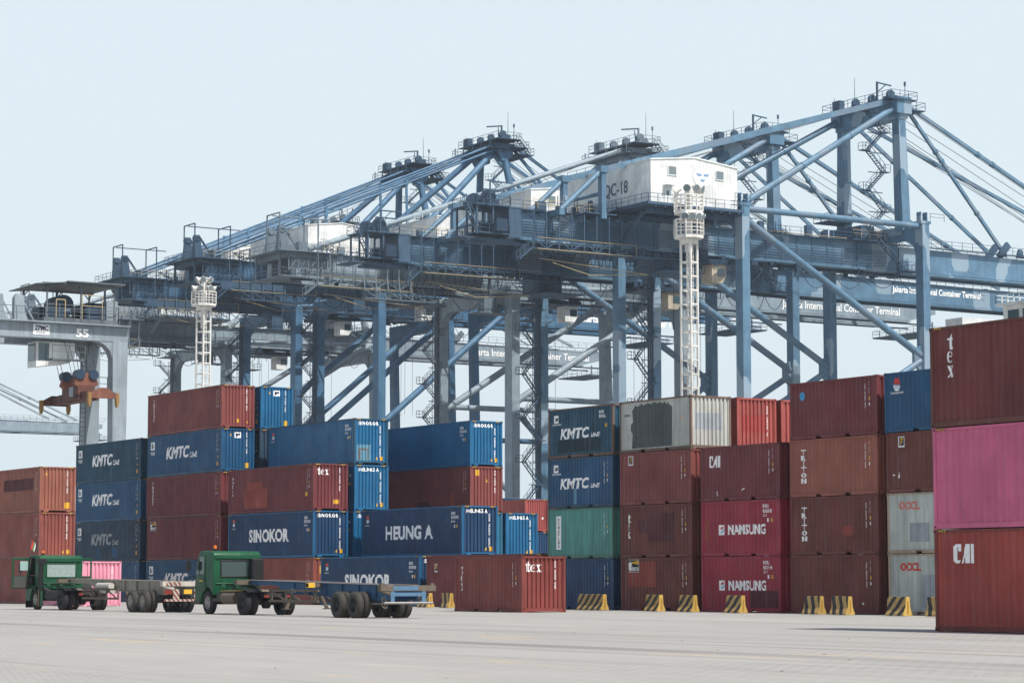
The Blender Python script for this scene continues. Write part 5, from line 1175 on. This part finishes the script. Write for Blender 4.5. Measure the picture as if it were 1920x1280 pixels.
barrier(66.3, 75.9, 1.15, 'striped barrier in front of the light grey containers')
barrier(66.3, 73.52, 1.1, 'striped barrier half hidden by the big red container', BRV)
barrier(66.4, 114.7, 1.1, 'striped barrier behind the rear end of the blue trailer')
barrier(66.4, 112.49, .9, 'striped barrier just left of the lone brick-red container', BRV)
barrier(66.4, 121.4, 1.1, 'striped barrier glimpsed under the blue trailer beside its landing legs', BRV)

# ------------------------------------------------------------------ trucks and trailers
GREEN = paint('cab_green_paint', (10, 76, 48), .3, .05, .42, spec=.25); GREEN.node_tree.nodes['Principled BSDF'].inputs['Coat Weight'].default_value = .0
GRM = plain('tyre_rubber', (38, 38, 40), .85, var=.25); TYD = plain('tyre_dusty', (66, 64, 60), .9, var=.25)
RIM = plain('rim_grey', (150, 146, 140), .5, .3, .3); RIMD = plain('rim_dark', (50, 52, 54), .6, .3, .3)
CH = plain('chassis_black', (34, 34, 36), .7, 0, .4); CHR = plain('chassis_dusty', (98, 88, 76), .8, 0, .3); AMB = plain('amber_plastic', (226, 110, 40), .3)
PLA = plain('black_plastic', (24, 24, 26), .5); TRB = paint('trailer_blue_paint', (34, 84, 122), .6, .35, .65); TRG = paint('trailer_grey_paint', (150, 144, 132), .6, .25, .65)
WDG = glass('truck_glass', (40, 58, 54), .06); WRL = stripes('reflector_stripes', (170, 166, 158), (126, 58, 50), .22, (1, 0, .8), .2)
def wheel(parent, x, y, z, side, rim, tyre, hub='flat', r=.51, w=.28):
    """side -1: outer face towards -x"""
    m = MB(); k = side
    prof = [(-k * w * .02, .29), (k * 0, .30), (k * .02, .42), (k * .0, r - .06), (k * .03 * -1 + k * .06, r - .01), (k * .05 * -1, r)] if False else None
    o = MB(); s = -k      # body extends inward
    o.lathe([(s * .03, .285), (s * .0, .31), (s * -.012, .40), (s * .01, r - .05), (s * .035, r - .012), (s * .07, r), (s * (w - .07), r), (s * (w - .035), r - .012), (s * (w - .01), r - .05), (s * w, .38), (s * (w - .03), .285)], 32, (x, y, z))
    for j in range(36):
        a = 2 * math.pi * j / 36; c_, s2 = math.cos(a), math.sin(a)
        for q0, q1 in ((.05, .11), (w - .11, w - .05)): o.beam((x + s * q0, y + c_ * (r + .004), z + s2 * (r + .004)), (x + s * q1, y + c_ * (r + .004), z + s2 * (r + .004)), .045, .02, up=(0, c_, s2))
    wl = o.build('wheel', tyre, parent)
    m = MB()
    if hub == 'disc': m.lathe([(s * .02, .29), (s * .045, .275), (s * .10, .26), (s * .07, .16), (s * .03, .13), (s * -.02, .11), (s * -.03, .0)], 24, (x, y, z))
    else: m.lathe([(s * .02, .29), (s * .05, .27), (s * .17, .25), (s * .18, .13), (s * .08, .11), (s * .06, .0)], 24, (x, y, z))
    if hub == 'disc':
        for j in range(8):
            a = 2 * math.pi * j / 8; m.cyl((x + s * .085, y + .2 * math.cos(a), z + .2 * math.sin(a)), (x + s * .075, y + .2 * math.cos(a), z + .2 * math.sin(a)), .035, 8)
    m.build('rim', rim, wl)
def bake(o, seg=3, wd=.08):
    b = o.modifiers.new('bevel', 'BEVEL'); b.width = wd; b.segments = seg; b.limit_method = 'ANGLE'; b.angle_limit = R(35)
    for p in o.data.polygons: p.use_smooth = True
    return o
def tractor(U, V, label, doors_open):
    """local x across (0 = near side), y forward, rear axle at y=0"""
    t = thing('tractor_truck', label, 'truck', (U, V, 0), 0, 'green tractor trucks pulling container chassis')
    W = 2.3; wb = 3.5
    # cab side outline, y forward
    yb, yf = wb - .62, wb + 1.28
    out = [(yb, .98), (yb, 2.60), (yb + .16, 2.74), (yf - .62, 2.76), (yf - .36, 2.66), (yf - .06, 1.75), (yf, 1.2), (yf, .55), (yf - .62, .50), (yf - .74, .84)]
    arch = [(wb + .62 * math.cos(R(a)), .51 + .66 * math.sin(R(a))) for a in (15, 40, 65, 90, 115, 140, 155)]
    sh = [(yb, .98), (yb, 2.60), (yb + .16, 2.74), (yf - .62, 2.76), (yf - .36, 2.66), (yf - .06, 1.75), (yf, 1.2), (yf, .45), (wb + .66, .45)] + arch + [(yb, .98)][:0]
    m = MB()
    if doors_open:      # cab open at the near door: rear wall, roof, floor, front and far side built as shells
        for x0, x1 in ((0.0, .07), (W - .07, W)):
            m.prism([(yb, .98), (yb, 2.60), (yb + .16, 2.74), (yb + .62, 2.75), (yb + .62, .98)], 'x', x0, x1)
            m.prism([(yf - .62, 2.76), (yf - .36, 2.66), (yf - .06, 1.75), (yf - .16, 1.75), (yf - .46, 2.6), (yf - .62, 2.66)][::-1], 'x', x0, x1)
            m.prism([(yf - .18, 1.75), (yf - .06, 1.75), (yf, 1.2), (yf, .45), (wb + .66, .45)] + arch[:4] + [(yf - .62, 1.2), (yf - .18, 1.3)], 'x', x0, x1)
            m.prism([(yb, .98), (yb + .62, .98), (yf - .5, 1.18), (yf - .5, 1.28), (yb + .62, 1.2), (yb, 1.2)], 'x', x0, x1)
            m.prism([(yb + .6, 2.62), (yf - .5, 2.64), (yf - .62, 2.76), (yb + .6, 2.75)], 'x', x0, x1)
        m.box(.06, W - .06, yb, yb + .08, .98, 1.62); m.box(.06, W - .06, yb, yb + .08, 2.35, 2.62); m.box(.06, .34, yb, yb + .08, 1.62, 2.35); m.box(W - .34, W - .06, yb, yb + .08, 1.62, 2.35)
        m.prism([(yb + .02, 2.6), (yb + .16, 2.74), (yf - .62, 2.76), (yf - .36, 2.66), (yf - .4, 2.6), (yf - .62, 2.68), (yb + .2, 2.66), (yb + .1, 2.58)][::-1], 'x', .06, W - .06)
        m.box(.06, W - .06, yb, yf - .1, .98, 1.08); m.prism([(yf - .14, 1.0), (yf, 1.2), (yf, .45), (yf - .14, .45)], 'x', .06, W - .06); m.prism([(yf - .2, 1.0), (yf - .02, 1.2), (yf - .08, 1.72), (yf - .22, 1.72)], 'x', .06, W - .06)
        cab = m.build('cab', GREEN, t, .025)
    else:
        m.prism(sh, 'x', 0, W); cab = bake(m.build('cab', GREEN, t), 3, .10)
    # back window with rubber surround
    m = MB(); m.box(.40, W - .40, yb - .02, yb - .012, 1.66, 2.28); bw = m.build('rear_window', WDG if not doors_open else plain('frosted_glass', (142, 158, 154), .3, var=.3), cab)
    m = MB()
    for a in ((.34, W - .34, 1.60, 1.66), (.34, W - .34, 2.28, 2.34), (.34, .40, 1.66, 2.28), (W - .40, W - .34, 1.66, 2.28)): m.box(a[0], a[1], yb - .035, yb + .0, a[2], a[3])
    bake(m.build('window_surround', PLA if not doors_open else GREEN, bw), 2, .02)
    m = MB(); m.box(.1, W - .1, yb - .06, yb + .01, 2.42, 2.50); m.box(.12, W - .12, yb - .05, yb + .01, 1.30, 1.36)
    for x in (.5, 1.15, 1.8): m.box(x - .12, x + .12, yb - .045, yb + .01, 1.05, 1.3)
    bake(m.build('rear_pressing', GREEN, cab), 2, .025)
    m = MB(); m.prism([(yf - .40, 2.58), (yf - .10, 1.74), (yf - .07, 1.76), (yf - .37, 2.60)], 'x', .12, W - .12); m.build('windscreen', WDG, cab)
    def door_mesh(parent, ang, hx, near):
        d = bpy.data.objects.new('pivot', None)
        s_ = 1 if near else -1
        m = MB(); L_ = 1.02
        def bx(y0, y1, z0, z1, th=.06): m.box(-.03, .03, -y1, -y0, z0, z1)
        bx(0, L_, 1.06, 1.70); bx(0, .09, 1.70, 2.56); bx(L_ - .09, L_, 1.70, 2.52); bx(.0, L_, 2.52, 2.62)
        o = m.build('door', GREEN, parent, .015)
        o.location = (hx, yf - .46, 0); o.rotation_euler = (0, 0, ang)
        m = MB(); m.box(-.008, .008, -L_ + .09, -.09, 1.70, 2.52) if ang == 0 else m.box(-.008, .008, -.55, -.09, 1.98, 2.45)
        m.build('door_window', WDG if ang == 0 else plain('pale_glass', (150, 178, 176), .15, var=.15), o)
        m = MB(); m.box(.031 * s_ - (0 if s_ > 0 else .02), .031 * s_ + (.02 if s_ > 0 else 0), -L_ + .06, -.06, 1.1, 1.66); m.box(-.04 * s_ - .015, -.04 * s_ + .015, -L_ + .14, -L_ + .28, 1.42, 1.46); m.build('door_trim', plain('door_trim_dark', (70, 72, 70), .7), o)
        return o
    if doors_open:
        door_mesh(cab, R(-78), .0, True); door_mesh(cab, R(62), W, False)
        # interior seen through the open door
        m = MB(); m.box(.25, .8, yb + .2, yb + .75, 1.1, 1.55); m.box(.25, .8, yb + .14, yb + .3, 1.5, 2.2); m.box(1.4, 2.0, yb + .2, yb + .75, 1.1, 1.5); m.box(1.4, 2.0, yb + .14, yb + .3, 1.5, 2.2); m.build('seat', plain('seat_brown', (96, 58, 48), .8), cab)
        m = MB(); m.box(.1, W - .1, yf - .5, yf - .2, 1.3, 1.62); m.lathe([(-.02, .2), (.0, .23), (.02, .2), (0, .18), (-.02, .2)], 18, (.55, yf - .62, 1.68)); m.build('dashboard', PLA, cab)
        sto = MB(); sto.cyl((-.02, yb - .22, 1.0), (-.02, yb - .22, 2.3), .13, 12); sto.box(-.22, .24, yb - .36, yb - .1, 2.28, 2.56); sto.cyl((.1, yb - .25, 1.05), (.6, yb - .3, .85), .12, 10)
        sto.build('air_intake', PLA, t, .01)
    else:
        # doors drawn shut: raised door skin with window and handle, both sides
        for x, s_ in ((0, -1), (W, 1)):
            m = MB(); x0, x1 = (x - .014, x + .01) if s_ < 0 else (x - .01, x + .014)
            m.prism([(yf - 1.12, 1.02), (yf - 1.12, 2.60), (yf - .52, 2.60), (yf - .17, 1.72), (yf - .17, 1.3), (yf - .42, 1.02)], 'x', x0, x1); dr = bake(m.build('door', GREEN, cab), 2, .012)
            m = MB(); x0, x1 = (x - .022, x - .0145) if s_ < 0 else (x + .0145, x + .022)
            m.prism([(yf - 1.02, 1.74), (yf - 1.02, 2.50), (yf - .56, 2.50), (yf - .26, 1.74)], 'x', x0, x1); m.build('door_window', WDG, dr)
            m = MB(); m.box(min(x, x + s_ * .05), max(x, x + s_ * .05), yf - 1.06, yf - .9, 1.5, 1.55); m.build('door_handle', PLA, dr)
            m = MB(); m.box(min(x, x + s_ * .018), max(x, x + s_ * .018), yf - .9, yf - .5, 1.42, 1.47); m.build('lettering', YEL, dr) if s_ < 0 else None
        m = MB(); m.box(1.72, 2.28, yb - .34, yb - .04, 1.5, 2.42)
        m.cyl((2.0, yb - .2, .9), (2.0, yb - .2, 1.5), .12, 10); st = m.build('air_filter', PLA, t, .03)
        m = MB()
        for k in range(8): m.box(1.76, 2.24, yb - .37, yb - .341, 1.56 + k * .1, 1.62 + k * .1)
        m.build('air_filter_grille', CH, st)
    if not doors_open:
        m = MB()
        for y_ in (yf - 1.15, yf - .14): m.box(-.012, -.001, y_ - .012, y_ + .012, 1.05, 2.45 if y_ < yf - 1 else 1.7)
        m.box(-.012, -.001, yf - 1.14, yf - .15, 1.0, 1.025); m.box(-.012, -.001, yb + .05, yf - 1.2, 1.3, 1.32); m.build('door_seam', PLA, cab)
        m = MB(); m.box(-.015, W + .015, wb + .7, yf + .02, .42, .62); m.build('lower_trim', PLA, cab)
    for x in (.55, 1.55):
        m = MB(); m.box(x, x + .22, -1.06, -1.01, .74, .86); m.build('tail_light', plain('tail_light_red', (120, 50, 40), .4), t)
    for x in (.0, 1.7):
        m = MB(); m.prism([(-.62, .98), (-.30, 1.12), (.30, 1.12), (.30, 1.09), (-.30, 1.09), (-.60, .95)], 'x', x, x + .6)
        m.build('mudguard', PLA, t)
    # roof beacon, mirrors
    m = MB(); m.cyl((.55, yf - .9, 2.76), (.55, yf - .9, 2.86), .09, 12); b_ = m.build('beacon_base', PLA, cab); m = MB(); m.cyl((.55, yf - .9, 2.861), (.55, yf - .9, 3.0), .075, 14, .06); m.build('beacon', AMB, b_)
    for s_, x in ((-1, 0), (1, W)):
        m = MB(); m.tube([(x, yf - .3, 2.35), (x + s_ * .28, yf + .05, 2.4), (x + s_ * .3, yf + .05, 1.75), (x, yf - .1, 1.6)], .02); m.box(x + s_ * .3 - .09, x + s_ * .3 + .09, yf - .02, yf + .05, 1.9, 2.3); m.build('mirror', PLA, cab)
    # chassis
    m = MB()
    for x in (.72, 1.5): m.box(x, x + .08, -1.0, yb + .9, .72, .98)
    for y in (-.95, -.3, .5, 1.3, 2.0, 2.6): m.box(.8, 1.5, y, y + .09, .76, .94)
    m.cyl((.5, 0, .51), (1.8, 0, .51), .09, 10); m.lathe([(-.2, .1), (-.12, .24), (.12, .24), (.2, .1)], 14, (1.15, 0, .51)); m.cyl((1.15, .2, .56), (1.15, 2.6, .74), .06, 8)
    m.box(.5, 1.8, wb - .08, wb + .08, .45, .58); m.box(.78, 1.52, wb - .4, wb + .7, .62, 1.0)
    for x in (.66, 1.6):
        for k in range(3): m.box(x - .04, x + .04, -.55 + k * .08, .55 - k * .08, .58 + k * .04, .61 + k * .04)
    m.build('chassis', CH, t)
    m = MB(); m.prism([(-.6, 1.08), (.25, 1.08), (.4, .99), (-.75, .99)], 'x', .6, 1.7); m.build('fifth_wheel', CHR, t, .02)
    m = MB(); m.cyl((.30, .95, .72), (.30, 2.2, .72), .27, 16); m.build('fuel_tank', CHR if not doors_open else CH, t)
    m = MB(); m.box(1.75, 2.2, 1.0, 1.6, .5, .95); m.box(.12, .5, 2.3, 2.75, .55, .95); m.box(1.8, 2.15, 1.8, 2.6, .48, .85); m.build('battery_box', PLA, t, .02)
    m = MB(); m.tube([(.5, .6, .99), (.6, 1.3, 1.12), (.8, 2.2, 1.05), (.7, yb - .05, 1.3)], .03); m.tube([(1.1, .5, 1.05), (1.3, 1.4, 1.25), (1.2, 2.4, 1.2), (1.0, yb - .05, 1.45)], .03); m.tube([(.9, .5, 1.0), (.7, 1.5, 1.15), (1.0, yb - .05, 1.35)], .02); m.build('air_hose', PLA, t)
    if not doors_open:
        m = MB(); m.box(.14, .5, .8, 2.4, 1.0, 1.05); m.build('side_step', stripes('step_stripes', (190, 160, 80), (40, 38, 36), .1, (0, 1, 0), .3), t)
    else:
        m = MB(); m.prism([(yb - .3, .18), (yb - .3, 1.1), (yb + .0, 1.1), (yb + .0, .18)], 'x', .02, .08); m.box(-.02, .0, yb - .02, yb + .05, .16, 1.15); m.build('side_guard', GREEN, t)
        m = MB(); m.box(-.03, -.021, yb + .02, yb + .09, .16, 1.15); m.box(.3, .36, -.9, -.84, .2, .25); m.build('guard_edge', plain('wood_edge', (176, 120, 84), .8), t)
        m = MB(); m.box(.02, .42, yf + .02, yf + .05, .1, .95); m.build('mud_flap', PLA, t)
    m = MB(); m.box(.08, W - .08, yf - .02, yf + .12, .45, .85); m.build('bumper', PLA if doors_open else GREEN, t, .03)
    for x in (.2, W - .5):
        m = MB(); m.box(x, x + .3, yf + .121, yf + .14, .58, .75); m.build('headlight', plain('lamp_lens', (120, 134, 138), .15), t)
    for x, sd_ in ((.02, -1), (W - .02, 1)): wheel(t, x, wb, .51, sd_, RIM, GRM, 'disc')
    for x, sd_ in ((-.02, -1), (.31, -1), (W + .02, 1), (W - .31, 1)): wheel(t, x, 0, .51, sd_, RIMD, GRM)
    return t
def trailer(U, V, label, blue, zf=1.55, zr=1.30, L_=13.0):
    """rear end at y=0"""
    t = thing('container_trailer', label, 'trailer', (U, V, 0), 0, 'skeletal container trailers'); M_ = TRB if blue else TRG; W = 2.44
    def zz(y): return zr + (zf - zr) * y / L_
    m = MB()
    for x in (.62, 1.70):       # I-beams, deep over the bogie and shallow at the gooseneck
        prof = [(.2, zz(0) - .5), (.2, zz(0) - .02), (L_, zz(L_) - .02), (L_, zz(L_) - .18), (L_ - 2.7, zz(L_) - .22), (L_ - 3.8, zz(L_ - 3) - .48), (1.0, zz(0) - .62)]
        m.prism(prof, 'x', x, x + .04)
        m.beam((x + .02, .1, zz(0) - .01), (x + .02, L_, zz(L_) - .01), .18, .03); m.beam((x + .02, .3, zz(0) - .55), (x + .02, L_ - 3.9, zz(L_ - 3) - .5), .16, .03)
        for y in (1.4, 2.8, 4.2, 5.6, 7.0, 8.4): m.box(x - .07, x - .001, y, y + .05, zz(y) - .5, zz(y) - .04)
    for y in (1.6, 4.6, 7.2, L_ - 3.2, L_ - 1.0): m.box(.66, 1.70, y, y + .12, zz(y) - .2, zz(y) - .06)
    m.build('frame', M_, t)
    m = MB()
    for x in (.62, 1.70): m.beam((x + .02, .3, zz(0) + .012), (x + .02, L_, zz(L_) + .012), .2, .012)
    m.build('top_flange', plain('dusty_flange', (168, 156, 148), .8, var=.25, scale=2), t)
    m = MB(); m.box(0.0, W, -.02, .26, zz(0) - .22, zz(0) - .0); m.prism([(0, zz(0) - .22), (.55, zz(0) - .22), (.7, zz(0) - .42), (.62, zz(0) - .42)], 'y', .0, .24); bol = m.build('rear_bolster', CHR if blue else paint('trailer_white_paint', (190, 184, 174), .6, .3, .65), t, .01)
    m = MB(); 
    for x in (.05, W - .2): m.box(x, x + .15, .05, .2, zz(0), zz(0) + .09)
    m.build('twist_lock', CHR, t)
    m = MB(); m.box(0.0, W, L_ - .3, L_, zz(L_) - .2, zz(L_)); m.box(0, W, 6.0, 6.22, zz(6) - .18, zz(6) - .02) if blue else None; m.build('front_bolster', CHR, t, .01)
    if blue:
        m = MB(); m.box(.55, W - .8, -.028, -.0205, zz(0) - .19, zz(0) - .03); m.build('bolster_plate', plain('worn_pale_blue', (78, 112, 140), .7, var=.35, scale=8), bol)
        m = MB(); m.box(0, .3, 5.98, 6.24, zz(6) - .2, zz(6)); m.build('yellow_end', YEL, t, .01)
        flat(text2d('17 A', .16), (.55, 8.6, zz(8) - .45), (0, -1, 0), (0, 0, 1), (-1, 0, 0), 'lettering', WHITE, t, .0)
        m = MB(); m.box(.45, .62, -.01, .06, .62, 1.1); m.box(W - .62, W - .45, -.01, .06, .62, 1.1); m.box(.62, W - .62, -.01, .05, .86, 1.0); m.build('light_bracket', plain('worn_pale_blue', (78, 112, 140), .7), t)
        m = MB(); m.cyl((.15, -.02, .60), (W - .15, -.02, .60), .05, 10); m.build('under_run_bar', plain('bare_steel', (150, 148, 146), .4, .5), t)
        m = MB(); rn = random.Random(4)
        for k in range(2): m.tube([(.35 + .13 * math.cos(a * .7 + k), .3, .62 + .22 * math.sin(a * .7)) for a in range(10)], .012, 4)
        m.build('cable_coil', plain('cable_pale', (150, 140, 130), .7), t)
    else:
        m = MB(); m.box(.55, .85, -.01, .05, .62, 1.08); m.box(W - .85, W - .55, -.01, .05, .62, 1.08); m.box(.1, W - .1, -.05, .02, .52, .62); m.build('under_run_bar', WRL, t)
        m = MB(); m.box(.2, .9, -.034, -.021, zz(0) - .2, zz(0) - .02); m.build('reflector', WRL, bol)
        m = MB(); m.box(1.05, 1.45, -.05, -.03, .86, 1.06); m.build('number_plate', YEL, t); m = MB(); m.box(.12, .5, -.02, .02, .84, 1.04); m.build('tail_light', plain('tail_light_red', (120, 50, 40), .4), t)
    # bogie
    m = MB()
    for y in (2.25, 3.65): m.cyl((.3, y, .51), (W - .3, y, .51), .08, 10); m.box(.5, .62, y - .5, y + .5, .56, .72); m.box(W - .62, W - .5, y - .5, y + .5, .56, .72)
    for y in (1.5, 2.95, 4.3): m.prism([(y - .15, zz(0) - .6), (y + .15, zz(0) - .6), (y + .06, .62), (y - .06, .62)], 'x', .58, .66); m.prism([(y - .15, zz(0) - .6), (y + .15, zz(0) - .6), (y + .06, .62), (y - .06, .62)], 'x', W - .66, W - .58)
    m.build('axle', CH, t)
    for y in (2.25, 3.65):
        for x, sd_ in ((.0, -1), (.33, -1), (W, 1), (W - .33, 1)): wheel(t, x, y, .51, sd_, RIMD if blue else RIM, TYD if sd_ < 0 or blue else GRM)
    # landing legs and side frame
    for s_, x in ((1, .15), (-1, W - .15)):
        m = MB(); yl = L_ - 4.6
        for y in (yl - 2.6, yl, yl + 1.3) if blue else (yl - 2.9, yl - 1.5, yl): m.beam((x, y, .62), (x, y, 1.08), .07)
        m.beam((x, yl - 2.9, .62), (x, yl + 1.5, .62), .08, .10); m.beam((x, yl - 2.9, 1.05), (x, yl + 1.5, 1.05), .07, .09)
        for k in range(3): m.beam((x, yl - 2.7 + k * 1.4, .64), (x, yl - 1.5 + k * 1.4, 1.04), .05)
        m.beam((x + s_ * .12, yl + .2, .3), (x + s_ * .5, yl + .2, zz(yl) - .4), .11); m.box(x + s_ * .12 - .14, x + s_ * .12 + .14, yl + .05, yl + .35, .28, .32); m.build('landing_gear', CHR, t)
    if not blue:
        m = MB(); m.cyl((.35, L_ - 6.2, zz(6) - .28), (.35, L_ - 4.6, zz(6) - .28), .16, 12); m.box(.2, .55, L_ - 6.4, L_ - 5.0, zz(6) - .62, zz(6) - .42); m.build('air_tank', plain('tank_off_white', (176, 172, 164), .7, var=.3), t)
    return t
tractor(45.3, 94.25, 'green tractor truck with both doors closed, pulling the blue trailer', False)
trailer(45.2, 81.9, 'worn blue skeletal trailer behind the closed green truck, parked in the middle', True, zf=1.48, zr=1.27, L_=12.9)
tractor(45.3, 114.85, 'green tractor truck at the left edge with its doors swung open and a flag', True)
trailer(45.2, 102.3, 'grey skeletal trailer with white and red rear bar, behind the truck with open doors', False, zf=1.55, zr=1.42, L_=12.9)
# flag on the open truck
t = thing('flag', 'small red, black, white and green flag on the roof of the left truck', 'flag', (45.4, 119.3, 2.74))
m = MB(); m.cyl((0, 0, 0), (0, 0, .85), .012, 6); m.build('flag_pole', CHR, t)
def cloth(c0, c1, mat):
    m = MB(); n = 6
    for i in range(n + 1):
        f = i / n
        for s_ in (c0, c1):
            m.v.append((.02 + .24 * s_ + .03 * math.sin(f * 5), -.03 - .35 * s_ * .3, .83 - f * .5 - .25 * s_ * (1 - f * .3)))
    for i in range(n): m.f.append((2 * i, 2 * i + 1, 2 * i + 3, 2 * i + 2))
    return m.build('flag_cloth', mat, t)
cloth(0, .3, plain('flag_red', (190, 50, 50), .8)); cloth(.3, .55, plain('flag_green', (60, 120, 70), .8)); cloth(.55, .75, plain('flag_white', (210, 210, 205), .8)); cloth(.75, 1.0, plain('flag_black', (26, 26, 28), .8))
# driver reaching for the open door
def person(loc, label):
    t = thing('person', label, 'person', loc)
    J = [(0, 0, 0), (0, .02, .22), (0, .04, .42), (0, .06, .54), (0, .07, .63), (0, .09, .72), (0, .09, .82),   # pelvis..head top
         (-.17, .05, .46), (-.30, .22, .30), (-.44, .42, .36), (-.48, .50, .37), (.17, .05, .46), (.22, .2, .25), (.18, .42, .3), (.17, .5, .31),
         (-.1, .1, -.02), (-.11, .45, .0), (-.11, .48, -.36), (-.11, .6, -.40), (.1, .1, -.02), (.11, .45, 0), (.11, .48, -.36), (.11, .6, -.4)]
    Ed = [(0, 1), (1, 2), (2, 3), (3, 4), (4, 5), (5, 6), (2, 7), (7, 8), (8, 9), (9, 10), (2, 11), (11, 12), (12, 13), (13, 14), (0, 15), (15, 16), (16, 17), (17, 18), (0, 19), (19, 20), (20, 21), (21, 22)]
    Rr = [.14, .13, .14, .06, .055, .09, .07, .06, .045, .035, .03, .06, .045, .035, .03, .085, .06, .045, .035, .085, .06, .045, .035]
    base = len(J); fing = [(.03, .06, .02), (.01, .075, .01), (-.01, .08, 0), (-.03, .07, -.01), (.045, .03, .03)]
    for wj in (10, 14):
        for f in fing:
            a = len(J); p = J[wj]; J.append((p[0] + f[0] * .8, p[1] + f[1] * .6, p[2] + f[2])); J.append((p[0] + f[0], p[1] + f[1] * 1.3, p[2] + f[2] - .03)); Rr += [.011, .009]; Ed += [(wj, a), (a, a + 1)]
    me = bpy.data.meshes.new('body'); me.from_pydata(J, Ed, []); me.materials.append(plain('skin_brown', (150, 104, 80), .6))
    o = bpy.data.objects.new('body', me); col.objects.link(o); o.parent = t
    sk = o.modifiers.new('skin', 'SKIN'); sk.use_smooth_shade = True
    for i, v in enumerate(me.skin_vertices[0].data): v.radius = (Rr[i], Rr[i])
    me.skin_vertices[0].data[0].use_root = True
    su = o.modifiers.new('sub', 'SUBSURF'); su.levels = 1; su.render_levels = 1
    m = MB(); m.lathe([(.0, .16), (.1, .17), (.3, .17), (.42, .19), (.5, .12), (.53, .07)], 16, (0, .04, -.04), 'z'); m.build('shirt', plain('shirt_dark', (60, 62, 66), .9), t)
    m = MB(); m.lathe([(.0, .10), (.06, .105), (.11, .07), (.125, .01)], 14, (0, .08, .76), 'z'); m.build('hair', plain('hair_black', (22, 20, 20), .8), t)
    for x in (-.035, .035):
        m = MB(); m.lathe([(-.012, .0), (-.008, .01), (.0, .012), (.008, .01), (.012, .0)], 8, (x, .18, .73), 'z'); m.build('eye', plain('eye_dark', (20, 16, 14), .3), t)
    return t
person((45.85, 117.9, 1.55), 'driver in a dark shirt seated in the left truck, arm reaching to the open door')

# ------------------------------------------------------------------ humid harbour air
m = MB(); m.box(-160, 1510, -70, 1410, -5, 95)
hz = m.build('haze', plain('tmp', (200, 200, 200))); struct(hz, 'stuff')
hm = bpy.data.materials.new('haze_air'); hm.use_nodes = True; n = hm.node_tree.nodes; n.clear()
ho = n.new('ShaderNodeOutputMaterial'); pv = n.new('ShaderNodeVolumePrincipled'); pv.inputs['Color'].default_value = (.86, .93, 1.0, 1); pv.inputs['Density'].default_value = .00014; pv.inputs['Anisotropy'].default_value = .1
hm.node_tree.links.new(pv.outputs[0], ho.inputs['Volume']); hz.data.materials.clear(); hz.data.materials.append(hm)
